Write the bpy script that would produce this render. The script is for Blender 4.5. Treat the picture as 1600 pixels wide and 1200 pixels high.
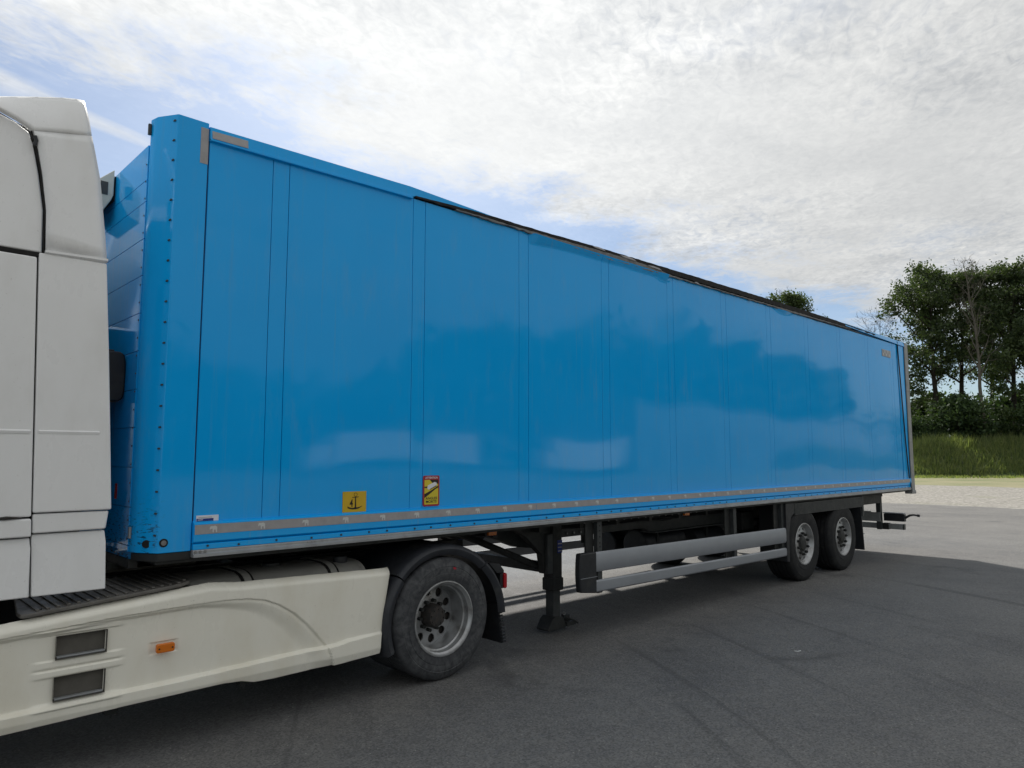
import bpy, bmesh, math, random
import numpy as np
from mathutils import Vector, Matrix

# ------------------------------------------------------------------ clear
for o in list(bpy.data.objects): bpy.data.objects.remove(o)
scene = bpy.context.scene
COL = scene.collection
R = math.radians

# ------------------------------------------------------------------ camera
CAM = Vector((-1.5237, -4.6959, 1.7956)); YAW, PITCH = .7653, .1004
cd = bpy.data.cameras.new('camera'); co = bpy.data.objects.new('camera', cd); COL.objects.link(co)
fw = Vector((math.sin(YAW)*math.cos(PITCH), math.cos(YAW)*math.cos(PITCH), math.sin(PITCH)))
co.location = CAM; co.rotation_euler = fw.to_track_quat('-Z', 'Y').to_euler()
cd.sensor_fit = 'HORIZONTAL'; cd.sensor_width = 36.0; cd.lens = 1121.43/1600*36.0
cd.clip_start = .05; cd.clip_end = 4000
scene.camera = co

# ------------------------------------------------------------------ world, sun, exposure
SUN_AZ, SUN_EL = 32.0, 40.0           # azimuth from +Y towards +X
sdir = Vector((math.sin(R(SUN_AZ))*math.cos(R(SUN_EL)), math.cos(R(SUN_AZ))*math.cos(R(SUN_EL)), math.sin(R(SUN_EL))))
scene.view_settings.view_transform = 'Standard'; scene.view_settings.look = 'None'
scene.view_settings.exposure = 0.86; scene.view_settings.gamma = 1.0
scene.view_settings.use_curve_mapping = False
scene.render.resolution_x, scene.render.resolution_y = 1024, 768

sl = bpy.data.lights.new('sun', 'SUN'); so = bpy.data.objects.new('sun', sl); COL.objects.link(so)
sl.energy = 3.1; sl.angle = R(3.0); sl.color = (1.0, .95, .87)
so.rotation_euler = (-sdir).to_track_quat('-Z', 'Y').to_euler(); so.location = sdir*60

W = bpy.data.worlds.new('World'); scene.world = W; W.use_nodes = True
nt = W.node_tree; nt.nodes.clear()
class NG:
    """tiny node-graph helper"""
    def __init__(s, nt): s.nt = nt
    def n(s, t, **k):
        nd = s.nt.nodes.new(t)
        for a, b in k.items():
            if a == 'i':
                for q, v in b.items():
                    if hasattr(v, 'is_output') or isinstance(v, bpy.types.NodeSocket): s.nt.links.new(v, nd.inputs[q])
                    else: nd.inputs[q].default_value = v
            else: setattr(nd, a, b)
        return nd
    def math(s, op, a, b=None, c=None, clamp=False):
        i = {0: a}
        if b is not None: i[1] = b
        if c is not None: i[2] = c
        nd = s.n('ShaderNodeMath', operation=op, i=i); nd.use_clamp = clamp
        return nd.outputs[0]
    def vmath(s, op, a, b=None, out=0):
        i = {0: a}
        if b is not None: i[1] = b
        return s.n('ShaderNodeVectorMath', operation=op, i=i).outputs[out]
    def ss(s, v, lo, hi, a=0., b=1.):
        return s.n('ShaderNodeMapRange', interpolation_type='SMOOTHSTEP', i={'Value': v, 'From Min': lo, 'From Max': hi, 'To Min': a, 'To Max': b}).outputs[0]
    def lin(s, v, lo, hi, a=0., b=1.):
        return s.n('ShaderNodeMapRange', i={'Value': v, 'From Min': lo, 'From Max': hi, 'To Min': a, 'To Max': b}).outputs[0]
    def noise(s, vec, scale, detail=4, rough=.5, dist=0., out=0):
        return s.n('ShaderNodeTexNoise', i={'Vector': vec, 'Scale': scale, 'Detail': detail, 'Roughness': rough, 'Distortion': dist}).outputs[out]
    def mix(s, f, a, b, bt='MIX'):
        nd = s.n('ShaderNodeMix', data_type='RGBA', blend_type=bt)
        for q, v in ((0, f), (6, a), (7, b)):
            if isinstance(v, bpy.types.NodeSocket): s.nt.links.new(v, nd.inputs[q])
            else: nd.inputs[q].default_value = v if q == 0 else (tuple(v)+(1,))[:4]
        return nd.outputs[2]
    def xyz(s, x, y, z): return s.n('ShaderNodeCombineXYZ', i={0: x, 1: y, 2: z}).outputs[0]

g = NG(nt)
sky = g.n('ShaderNodeTexSky', sky_type='NISHITA'); sky.sun_disc = False
sky.sun_elevation = R(SUN_EL); sky.sun_rotation = R(SUN_AZ); sky.altitude = 50; sky.air_density = 1.0; sky.dust_density = .8; sky.ozone_density = 1.2
blue = g.mix(1.0, sky.outputs[0], (.040, .047, .055), 'MULTIPLY')
dirv = g.n('ShaderNodeTexCoord').outputs['Generated']
sp = g.n('ShaderNodeSeparateXYZ', i={0: dirv})
zc = g.math('MAXIMUM', sp.outputs[2], .035)
u = g.math('DIVIDE', sp.outputs[0], zc); v = g.math('DIVIDE', sp.outputs[1], zc)
pl = g.xyz(u, v, 0.)
big = g.noise(pl, .55, 2, .5, .2)
med = g.noise(pl, 1.9, 5, .6, .35)
rot = g.n('ShaderNodeVectorRotate', rotation_type='Z_AXIS', i={'Vector': pl, 'Angle': R(-24)}).outputs[0]
rip = g.noise(g.vmath('MULTIPLY', rot, (1.0, 1.7, 1.)), 15.0, 4, .6, .8)      # mackerel ripples
fine = g.noise(pl, 34, 3, .6, .6)
# the cloud sheet ends along a ragged edge (v about 2) and breaks into streaks beyond it
vv = g.math('ADD', v, g.math('MULTIPLY', g.math('SUBTRACT', med, .5), 1.5))
vv = g.math('ADD', vv, g.math('MULTIPLY', g.math('SUBTRACT', rip, .5), .55))
sheet = g.ss(vv, 1.60, 2.25, 1., 0.)
streak = g.ss(g.noise(g.vmath('MULTIPLY', rot, (.35, 1.3, 1.)), 1.1, 4, .6, .3), .47, .66)
far = g.ss(v, 2.3, 3.2)
cov = g.math('MAXIMUM', sheet, g.math('MULTIPLY', streak, .9))
holes = g.ss(g.math('ADD', g.math('MULTIPLY', big, .62), g.math('ADD', g.math('MULTIPLY', med, .25), g.math('MULTIPLY', rip, .22))), .36, .52, .78, 1.)
cov = g.math('MULTIPLY', cov, holes)
low = g.ss(sp.outputs[2], .06, .24, .45, 1.)
cov = g.math('MAXIMUM', g.math('MULTIPLY', cov, low), .20)
tex = g.math('ADD', g.math('MULTIPLY', rip, .42), g.math('ADD', g.math('MULTIPLY', fine, .24), g.math('MULTIPLY', g.noise(pl, 3.2, 4, .6, .6), .56)))
amp = g.lin(g.noise(pl, .8, 2, .5, .3), .36, .64, .45, 1.75)
shade = g.lin(g.math('ADD', .61, g.math('MULTIPLY', g.math('SUBTRACT', tex, .61), amp)), .32, .90)
cosun = g.vmath('DOT_PRODUCT', g.vmath('NORMALIZE', dirv), tuple(sdir), out=1)
glow = g.ss(cosun, .45, 1.0, 0., 1.)
ccol = g.mix(shade, (.272, .285, .302), (.465, .471, .474))
gl = g.math('ADD', .96, g.math('MULTIPLY', g.math('POWER', glow, 5.0), .46))
ccol = g.mix(1.0, ccol, g.n('ShaderNodeCombineColor', i={0: gl, 1: g.math('MULTIPLY', gl, .99), 2: g.math('MULTIPLY', gl, .965)}).outputs[0], 'MULTIPLY')
skyc = g.mix(cov, blue, ccol)
bg = g.n('ShaderNodeBackground', i={0: skyc, 1: 1.0})
wo = g.n('ShaderNodeOutputWorld', i={0: bg.outputs[0]})

# ------------------------------------------------------------------ materials
MATS = {}
def mat(name):
    m = bpy.data.materials.new(name); m.use_nodes = True; t = m.node_tree; t.nodes.clear()
    G = NG(t); b = G.n('ShaderNodeBsdfPrincipled'); o = G.n('ShaderNodeOutputMaterial', i={0: b.outputs[0]})
    G.b = b; G.o = o; G.pos = G.n('ShaderNodeNewGeometry').outputs['Position']; G.obj = G.n('ShaderNodeTexCoord').outputs['Object']
    MATS[name] = m
    return m, G
def lk(G, sock, v):
    if isinstance(v, bpy.types.NodeSocket): G.nt.links.new(v, G.b.inputs[sock])
    else: G.b.inputs[sock].default_value = v
def bump(G, h, strength=.3, dist=.01):
    G.nt.links.new(G.n('ShaderNodeBump', i={'Height': h, 'Strength': strength, 'Distance': dist}).outputs[0], G.b.inputs['Normal'])
def plain(name, col, rough=.5, metal=0., var=.15, scale=6., spec=.5, dirt=None, bmp=0.):
    """paint or plastic with soft mottling and a bit of dirt"""
    m, G = mat(name)
    n = G.noise(G.obj, scale, 6, .6)
    f = G.lin(n, .3, .7, 1-var, 1+var)
    c = G.mix(1.0, col, G.n('ShaderNodeCombineColor', i={0: f, 1: f, 2: f}).outputs[0], 'MULTIPLY')
    if dirt:
        dn = G.ss(G.noise(G.obj, dirt[2], 7, .65), .52, .74)
        c = G.mix(G.math('MULTIPLY', dn, dirt[1]), c, dirt[0])
    lk(G, 'Base Color', c); lk(G, 'Metallic', metal); lk(G, 'Specular IOR Level', spec)
    lk(G, 'Roughness', G.lin(G.noise(G.obj, scale*2.3, 4), .3, .7, max(.03, rough-.07), min(1, rough+.09)))
    if bmp: bump(G, G.noise(G.obj, 90, 4), bmp, .002)
    return m
def mk_blue():
    m, G = mat('blue_paint')
    n = G.noise(G.pos, 1.1, 5, .6)
    c = G.mix(G.lin(n, .3, .7), (.004, .375, .88), (.006, .398, .92))
    # scuffed dark marks low on the front corner, chips through the paint
    s = G.n('ShaderNodeSeparateXYZ', i={0: G.pos})
    zone = G.math('MULTIPLY', G.ss(s.outputs[2], 1.25, 1.62, 1., 0.), G.ss(s.outputs[0], -.02, .05, 1., 0.))
    sc = G.ss(G.noise(G.vmath('MULTIPLY', G.pos, (14., 14., 60.)), 1.3, 6, .7), .545, .60)
    c = G.mix(G.math('MULTIPLY', G.math('MULTIPLY', zone, sc), .85), c, (.012, .016, .022))
    du = G.ss(G.noise(G.vmath('MULTIPLY', G.pos, (3., 3., .8)), 2.2, 8, .65), .5, .85)
    c = G.mix(G.math('MULTIPLY', du, .15), c, (.30, .33, .34))
    rs = G.ss(G.noise(G.vmath('MULTIPLY', G.pos, (22., 22., .55)), 1.0, 5, .6), .56, .74)      # rain streaks of dust
    c = G.mix(G.math('MULTIPLY', rs, .14), c, (.22, .24, .24))
    lk(G, 'Base Color', c); lk(G, 'Roughness', G.lin(G.noise(G.pos, 2.5, 4, .6), .3, .7, .04, .085))
    lk(G, 'Specular IOR Level', .29)
    bump(G, G.noise(G.vmath('MULTIPLY', G.pos, (1., 1., .45)), 1.6, 1, .4), .03, .02)
mk_blue()
def mk_white(name, col, dirtcol, amt):
    m, G = mat(name)
    s = G.n('ShaderNodeSeparateXYZ', i={0: G.pos})
    streaks = G.noise(G.vmath('MULTIPLY', G.pos, (2.4, 2.4, 1.1)), 1.6, 6, .6)
    f = G.math('MULTIPLY', G.ss(streaks, .42, .8), amt)
    c = G.mix(f, col, dirtcol)
    sp_ = G.ss(G.noise(G.pos, 60, 4, .6), .66, .72)
    c = G.mix(G.math('MULTIPLY', sp_, .22), c, (.22, .19, .14))
    lk(G, 'Base Color', c); lk(G, 'Roughness', G.lin(streaks, .3, .7, .22, .42)); lk(G, 'Coat Weight', .25); lk(G, 'Coat Roughness', .12)
    bump(G, G.noise(G.pos, 2.2, 2), .05, .02)
mk_white('white_paint', (.85, .855, .86), (.62, .61, .58), .35)
mk_white('cream_paint', (.89, .865, .765), (.70, .645, .50), .5)
plain('grey_tape', (.34, .335, .345), .35, 0, .08, 20, .5, ((.20, .195, .19), .4, 9))
plain('aluminium', (.34, .355, .37), .4, .4, .15, 7, .5, ((.16, .16, .16), .5, 5))
plain('guard_alu', (.30, .32, .35), .42, .25, .05, 3, .5, ((.25, .25, .25), .25, 4))
plain('steel_post', (.30, .31, .31), .5, .35, .15, 8, .5, ((.14, .13, .12), .6, 6))
plain('dark_steel', (.022, .024, .024), .55, 0, .3, 8, .4, ((.07, .065, .055), .45, 7))
plain('chassis_grey', (.040, .045, .047), .5, 0, .25, 6, .4, ((.09, .085, .075), .4, 6))
plain('black_plastic', (.020, .022, .026), .48, 0, .2, 12, .4, ((.07, .07, .065), .35, 5), .15)
plain('fender_plastic', (.028, .031, .038), .5, 0, .2, 9, .4, ((.085, .085, .08), .5, 5), .2)
plain('black_seal', (.012, .012, .012), .75, 0, .3, 14, .3, ((.05, .045, .04), .5, 9))
plain('grey_seal', (.19, .19, .19), .75, 0, .3, 16, .3, ((.10, .09, .08), .7, 12))
plain('bolt_steel', (.24, .24, .24), .45, .4, .2, 30)
plain('rivet_dark', (.02, .04, .06), .5, 0, .2, 30)
plain('tank_grey', (.33, .325, .30), .45, .2, .12, 5, .5, ((.09, .085, .07), .5, 5))
plain('tread_plate', (.14, .133, .122), .55, .25, .3, 9, .5, ((.16, .145, .12), .5, 8))
plain('box_white', (.55, .56, .50), .5, 0, .1, 6, .4, ((.33, .32, .26), .5, 7))
plain('yellow_sign', (.62, .40, .012), .4, 0, .05, 8)
plain('print_black', (.012, .008, .006), .5, 0, .1, 8)
plain('print_red', (.34, .012, .03), .4, 0, .05, 8)
plain('print_yellow', (.68, .56, .03), .4, 0, .05, 8)
plain('print_white', (.75, .76, .80), .4, 0, .05, 8)
plain('seam_blue', (.002, .055, .15), .5, 0, .1, 8)
plain('vent_grey', (.115, .108, .095), .8, 0, .15, 10, .3)
plain('print_blue', (.012, .03, .20), .4, 0, .05, 8)
plain('emblem_white', (.56, .58, .58), .4, 0, .05, 8)
plain('red_lens', (.42, .010, .018), .15, 0, .1, 10)
plain('orange_lens', (.66, .17, .012), .18, 0, .1, 10)
plain('window_glass', (.012, .015, .018), .05, 0, .1, 3)
plain('paper', (.78, .78, .75), .7, 0, .1, 20)
plain('cladding', (.20, .23, .26), .5, 0, .05, 2)
plain('roof_sheet', (.16, .17, .18), .55, 0, .1, 2)
def mk_rubber():
    m, G = mat('tyre_rubber')
    q = G.n('ShaderNodeSeparateXYZ', i={0: G.obj}); ang = G.math('ARCTAN2', q.outputs[0], q.outputs[2])
    rad = G.math('SQRT', G.math('ADD', G.math('MULTIPLY', q.outputs[0], q.outputs[0]), G.math('MULTIPLY', q.outputs[2], q.outputs[2])))
    a = G.noise(G.xyz(G.math('MULTIPLY', rad, 5.), G.math('MULTIPLY', ang, 2.2), 0.), 3.2, 6, .68, .4)
    b2 = G.noise(G.obj, 42, 5, .65)
    ring = G.math('MULTIPLY', G.ss(rad, .30, .38), G.ss(rad, .42, .48, 1., .55))
    f = G.math('MULTIPLY', G.math('MULTIPLY', G.ss(a, .30, .72), G.lin(b2, .3, .7, .8, 1.)), G.math('ADD', .45, G.math('MULTIPLY', ring, .55)))
    c = G.mix(f, (.034, .036, .041), (.105, .109, .114))
    lk(G, 'Base Color', c); lk(G, 'Roughness', .72); lk(G, 'Specular IOR Level', .3)
    bump(G, b2, .25, .004)
    m, G = mat('trailer_rubber')
    a = G.noise(G.obj, 7, 6, .65, .3)
    c = G.mix(G.math('MULTIPLY', G.ss(a, .45, .75), .6), (.014, .015, .017), (.05, .05, .048))
    lk(G, 'Base Color', c); lk(G, 'Roughness', .7); lk(G, 'Specular IOR Level', .3)
    bump(G, G.noise(G.obj, 40, 4), .2, .004)
mk_rubber()
def mk_rim():
    m, G = mat('rim_steel')
    a = G.noise(G.obj, 8, 6, .65)
    c = G.mix(G.ss(a, .42, .78), (.42, .43, .44), (.19, .185, .175))
    lk(G, 'Base Color', c); lk(G, 'Metallic', .6); lk(G, 'Roughness', .36)
    m, G = mat('rusty_hub')
    a = G.noise(G.obj, 22, 6, .7)
    c = G.mix(G.ss(a, .42, .7), (.030, .029, .028), (.062, .048, .042))
    lk(G, 'Base Color', c); lk(G, 'Roughness', .75)
mk_rim()
def mk_asphalt():
    m, G = mat('asphalt')
    P = G.pos
    big = G.noise(P, .16, 4, .6, .4); mid = G.noise(P, .9, 4, .6, .3); sm = G.noise(P, 7, 4, .6)
    agg = G.n('ShaderNodeTexVoronoi', i={'Vector': P, 'Scale': 85.}).outputs['Color']
    ag = G.n('ShaderNodeSeparateColor', i={0: agg}).outputs[0]
    gr = G.noise(P, 260, 3, .7)
    val = G.math('ADD', G.math('MULTIPLY', big, .42), G.math('ADD', G.math('MULTIPLY', mid, .30), G.math('MULTIPLY', sm, .28)))
    c = G.mix(G.ss(val, .36, .62), (.104, .104, .106), (.160, .158, .153))
    f = G.math('ADD', .0, G.math('ADD', G.math('MULTIPLY', ag, .62), G.math('ADD', G.math('MULTIPLY', gr, .70), G.math('MULTIPLY', G.noise(P, 62, 3, .75), .88))))
    c = G.mix(1.0, c, G.n('ShaderNodeCombineColor', i={0: f, 1: f, 2: f}).outputs[0], 'MULTIPLY')
    # scattered pale stones in the surface
    v2 = G.n('ShaderNodeTexVoronoi', i={'Vector': P, 'Scale': 26.})
    rnd = G.n('ShaderNodeSeparateColor', i={0: v2.outputs['Color']}).outputs[1]
    st = G.math('MULTIPLY', G.ss(v2.outputs['Distance'], .10, .16, 1., 0.), G.ss(rnd, .78, .82))
    c = G.mix(G.math('MULTIPLY', st, .7), c, (.42, .41, .38))
    # dark oily patches and turning marks with shapes of their own
    oil = G.ss(G.noise(P, .55, 7, .62, 1.1), .60, .74)
    c = G.mix(G.math('MULTIPLY', oil, .55), c, (.055, .055, .057))
    s = G.n('ShaderNodeSeparateXYZ', i={0: P})
    rr = G.vmath('LENGTH', G.vmath('SUBTRACT', P, (-9.5, 6.5, 0.)), out=1)
    tm = G.noise(G.xyz(G.math('MULTIPLY', rr, 2.6), G.math('MULTIPLY', s.outputs[1], .10), 0.), 1.7, 5, .62)
    c = G.mix(G.math('MULTIPLY', G.ss(tm, .53, .72), .5), c, (.17, .167, .16))
    c = G.mix(G.math('MULTIPLY', G.ss(tm, .30, .42, 1., 0.), .45), c, (.065, .065, .067))
    lk(G, 'Base Color', c); lk(G, 'Roughness', G.lin(sm, .3, .7, .7, .9)); lk(G, 'Specular IOR Level', .18)
    bump(G, G.math('ADD', G.math('MULTIPLY', ag, .6), gr), .55, .006)
mk_asphalt()
def mk_gravel():
    m, G = mat('gravel')
    P = G.pos
    v1 = G.n('ShaderNodeTexVoronoi', i={'Vector': P, 'Scale': 11.})
    r = G.n('ShaderNodeSeparateColor', i={0: v1.outputs['Color']}).outputs[0]
    n = G.noise(P, .35, 6, .6); n2 = G.noise(P, 2.4, 6, .65)
    c = G.mix(G.ss(G.math('ADD', G.math('MULTIPLY', r, .55), G.math('MULTIPLY', n2, .6)), .25, .95), (.14, .132, .118), (.33, .318, .29))
    c = G.mix(G.math('MULTIPLY', G.ss(n, .55, .75), .4), c, (.17, .18, .10))
    lk(G, 'Base Color', c); lk(G, 'Roughness', .85); bump(G, v1.outputs['Distance'], .8, .03)
    m, G = mat('meadow')
    P = G.pos
    n = G.noise(P, .25, 6, .6); n2 = G.noise(P, 3., 6, .7)
    c = G.mix(G.ss(n, .35, .65), (.14, .16, .065), (.23, .215, .12))
    c = G.mix(G.math('MULTIPLY', G.ss(n2, .5, .75), .5), c, (.26, .24, .16))
    lk(G, 'Base Color', c); lk(G, 'Roughness', .9); bump(G, n2, .7, .08)
    m, G = mat('bank_soil')
    n = G.noise(G.pos, .8, 6, .6)
    lk(G, 'Base Color', G.mix(G.ss(n, .35, .65), (.07, .10, .04), (.11, .14, .06))); lk(G, 'Roughness', .95)
    bump(G, G.noise(G.pos, 5, 6, .7), .8, .1)
mk_gravel()
def mk_leaf(name, a, b, trans=.35):
    m, G = mat(name)
    rn = G.n('ShaderNodeNewGeometry').outputs['Random Per Island']
    n = G.noise(G.pos, .45, 4, .6)
    f = G.math('ADD', G.math('MULTIPLY', rn, .6), G.math('MULTIPLY', n, .5))
    c = G.mix(G.ss(f, .2, .85), a, b)
    lk(G, 'Base Color', c); lk(G, 'Roughness', .6); lk(G, 'Specular IOR Level', .25)
    tr = G.n('ShaderNodeBsdfTranslucent', i={0: G.mix(1.0, c, (1.5, 1.6, .7), 'MULTIPLY')})
    mx = G.n('ShaderNodeMixShader', i={0: trans, 1: G.b.outputs[0], 2: tr.outputs[0]})
    G.nt.links.new(mx.outputs[0], G.o.inputs[0])
mk_leaf('leaf_dark', (.031, .052, .025), (.072, .100, .045), .30)
mk_leaf('leaf_mid', (.038, .062, .027), (.086, .118, .049), .32)
mk_leaf('leaf_shrub', (.030, .055, .026), (.068, .105, .044), .28)
mk_leaf('grass_blade', (.095, .138, .056), (.220, .250, .108), .42)
plain('bark', (.030, .026, .021), .9, 0, .3, 4, .2, None, .4)
plain('bark_grey', (.115, .105, .092), .9, 0, .25, 3, .2, ((.07, .06, .05), .6, 3), .4)
plain('twig_bark', (.060, .055, .048), .9, 0, .2, 3, .2)

# ------------------------------------------------------------------ mesh helpers
class MB:
    def __init__(s): s.v = []; s.f = []
    def add(s, vs, fs):
        b = len(s.v); s.v += [tuple(map(float, p)) for p in vs]; s.f += [tuple(b+i for i in q) for q in fs]; return s
    def box(s, x0, x1, y0, y1, z0, z1):
        return s.add([(x0,y0,z0),(x1,y0,z0),(x1,y1,z0),(x0,y1,z0),(x0,y0,z1),(x1,y0,z1),(x1,y1,z1),(x0,y1,z1)],
                     [(0,3,2,1),(4,5,6,7),(0,1,5,4),(1,2,6,5),(2,3,7,6),(3,0,4,7)])
    def prism_y(s, pts, y0, y1):            # pts (x,z), extruded along y
        n = len(pts)
        a = sum(pts[i][0]*pts[(i+1)%n][1]-pts[(i+1)%n][0]*pts[i][1] for i in range(n))
        if a < 0: pts = pts[::-1]
        vs = [(x,y0,z) for x,z in pts]+[(x,y1,z) for x,z in pts]
        return s.add(vs, [tuple(range(n)), tuple(range(2*n-1,n-1,-1))]+[(i, i+n, (i+1)%n+n, (i+1)%n) for i in range(n)])
    def prism_z(s, pts, z0, z1):
        n = len(pts)
        a = sum(pts[i][0]*pts[(i+1)%n][1]-pts[(i+1)%n][0]*pts[i][1] for i in range(n))
        if a < 0: pts = pts[::-1]
        vs = [(x,y,z0) for x,y in pts]+[(x,y,z1) for x,y in pts]
        return s.add(vs, [tuple(range(n-1,-1,-1)), tuple(range(n,2*n))]+[(i, (i+1)%n, (i+1)%n+n, i+n) for i in range(n)])
    def prism_x(s, pts, x0, x1):            # pts (y,z)
        n = len(pts)
        a = sum(pts[i][0]*pts[(i+1)%n][1]-pts[(i+1)%n][0]*pts[i][1] for i in range(n))
        if a < 0: pts = pts[::-1]
        vs = [(x0,y,z) for y,z in pts]+[(x1,y,z) for y,z in pts]
        return s.add(vs, [tuple(range(n-1,-1,-1)), tuple(range(n,2*n))]+[(i, (i+1)%n, (i+1)%n+n, i+n) for i in range(n)])
    def tube(s, pts, rad, n=8, cap=True):
        pts = [Vector(p) for p in pts]; m = len(pts)
        if not hasattr(rad, '__len__'): rad = [rad]*m
        vs = []
        up = None
        for i, p in enumerate(pts):
            d = (pts[min(i+1,m-1)]-pts[max(i-1,0)]).normalized()
            if up is None: up = d.orthogonal().normalized()
            a = (up-d*up.dot(d)).normalized(); b = d.cross(a); up = a
            for k in range(n):
                t = 2*math.pi*k/n
                vs.append(p+(a*math.cos(t)+b*math.sin(t))*rad[i])
        fs = [(i*n+k, i*n+(k+1)%n, (i+1)*n+(k+1)%n, (i+1)*n+k) for i in range(m-1) for k in range(n)]
        if cap: fs += [tuple(range(n-1,-1,-1)), tuple(range((m-1)*n, m*n))]
        return s.add(vs, fs)
    def lathe_y(s, prof, n=64, c=(0,0,0), closed=False):   # prof (r,y) revolved about the y axis
        m = len(prof); vs = []
        for r, y in prof:
            for k in range(n):
                t = 2*math.pi*k/n; vs.append((c[0]+r*math.cos(t), c[1]+y, c[2]+r*math.sin(t)))
        M = m if closed else m-1
        fs = [(i*n+k, ((i+1)%m)*n+k, ((i+1)%m)*n+(k+1)%n, i*n+(k+1)%n) for i in range(M) for k in range(n)]
        return s.add(vs, fs)
    def cyl_y(s, x, z, r, y0, y1, n=16): return s.tube([(x,y0,z),(x,y1,z)], r, n)
    def cyl_x(s, y, z, r, x0, x1, n=24): return s.tube([(x0,y,z),(x1,y,z)], r, n)
    def grid(s, V, nu, nv):
        return s.add(V, [(i*nv+j, (i+1)*nv+j, (i+1)*nv+j+1, i*nv+j+1) for i in range(nu-1) for j in range(nv-1)])
ROOT = {}
def mesh(name, mb, bevel=0., seg=2, fixn=False, smooth=32):
    bm = bmesh.new(); vs = [bm.verts.new(p) for p in mb.v]
    for f in mb.f:
        try: bm.faces.new([vs[i] for i in f])
        except ValueError: pass
    if bevel:
        bmesh.ops.remove_doubles(bm, verts=bm.verts, dist=1e-5)
        es = [e for e in bm.edges if len(e.link_faces) == 2 and e.calc_face_angle(0) > R(25)]
        if es: bmesh.ops.bevel(bm, geom=es, offset=bevel, segments=seg, affect='EDGES', profile=.5, clamp_overlap=True)
    if fixn: bmesh.ops.recalc_face_normals(bm, faces=bm.faces)
    me = bpy.data.meshes.new(name); bm.to_mesh(me); bm.free()
    if smooth:
        me.shade_smooth(); me.set_sharp_from_angle(angle=R(smooth))
    return me
def link(name, data, m=None, parent=None, loc=None):
    o = bpy.data.objects.new(name, data); COL.objects.link(o)
    if m and data is not None and not data.materials: data.materials.append(MATS[m])
    if parent is not None: o.parent = parent
    if loc: o.location = loc
    return o
def part(name, mb, m, parent=None, bevel=0., seg=2, fixn=False, smooth=32, label=None, stuff=False):
    """world-space geometry -> mesh object under its thing (root offset subtracted)"""
    off = Vector((0,0,0)); q = parent
    while q is not None: off += q.location; q = q.parent
    if off.length > 0: mb.v = [(a-off.x, b-off.y, c-off.z) for a, b, c in mb.v]
    o = link(name, mesh(name, mb, bevel, seg, fixn, smooth), m, parent)
    if bevel and smooth:
        wn = o.modifiers.new('normals', 'WEIGHTED_NORMAL'); wn.keep_sharp = True; wn.weight = 80
    if label: o['label'] = label
    if stuff: o['kind'] = 'stuff'
    return o
def tag(o, label, cat, group=None):
    o['label'] = label; o['category'] = cat
    if group: o['group'] = group
    return o
def struct(o): o['kind'] = 'structure'; return o
def empty(name, loc):
    o = bpy.data.objects.new(name, None); o.empty_display_size = .3; COL.objects.link(o); o.location = loc; return o
def text(name, s, m, x0, x1, z0, z1, y, parent, thick=.0006):
    """flat lettering facing -y, fitted into the rectangle"""
    cu = bpy.data.curves.new(name, 'FONT'); cu.body = s; cu.resolution_u = 3; cu.offset = .022
    t = bpy.data.objects.new('tmp', cu); COL.objects.link(t)
    dg = bpy.context.evaluated_depsgraph_get(); me = bpy.data.meshes.new_from_object(t.evaluated_get(dg))
    bpy.data.objects.remove(t); bpy.data.curves.remove(cu)
    xs = [v.co.x for v in me.vertices]; ys = [v.co.y for v in me.vertices]
    ax, bx, ay, by = min(xs), max(xs), min(ys), max(ys)
    mb = MB(); n = len(me.vertices)
    for yy in (y-thick,):
        mb.v += [(x0+(v.co.x-ax)/(bx-ax)*(x1-x0), yy, z0+(v.co.y-ay)/(by-ay)*(z1-z0)) for v in me.vertices]
    mb.f += [tuple(p.vertices) for p in me.polygons]
    bpy.data.meshes.remove(me)
    return part(name, mb, m, parent, smooth=0)
random.seed(4); rng = np.random.default_rng(7)
def sstep(a, b, x):
    t = np.clip((x-a)/(b-a), 0, 1); return t*t*(3-2*t)

# ================================================================== GROUND
def sheet(name, pts, z, m):
    mb = MB(); mb.add([(x,y,z) for x,y in pts], [tuple(range(len(pts)))]); return struct(part(name, mb, m, smooth=0))
sheet('ground', [(-1500,-1500),(1500,-1500),(1500,1500),(-1500,1500)], -.03, 'meadow')
def ragged(x, y0, y1, n, amp, seed):
    r = random.Random(seed); o = []
    a = 0
    for i in range(n+1):
        a = .7*a+r.uniform(-amp, amp); o.append((x(y0+(y1-y0)*i/n)+a, y0+(y1-y0)*i/n))
    return o
sheet('gravel_apron', [(-70,-75)]+ragged(lambda y: 49+.0*y, -75, 110, 150, .5, 3)+[(-70,110)], -.016, 'gravel')  # gravel seen at the right; the unseen part behind the camera bounces light
sheet('asphalt_yard', [(-60,-9)]+ragged(lambda y: 28.4+.02*y, -9, 95, 180, .12, 5)+[(-60,95)], 0., 'asphalt')  # stops short behind the camera, baring unseen pale gravel added for bounce light

# ================================================================== SEMI-TRAILER
TR = empty('semi_trailer', (6.85, 1.3, 0)); tag(TR, 'long blue box semi-trailer with grey lower rail, coupled to the white tractor', 'trailer')
WD, H, L = 2.6, 4.0, 13.70
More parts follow.
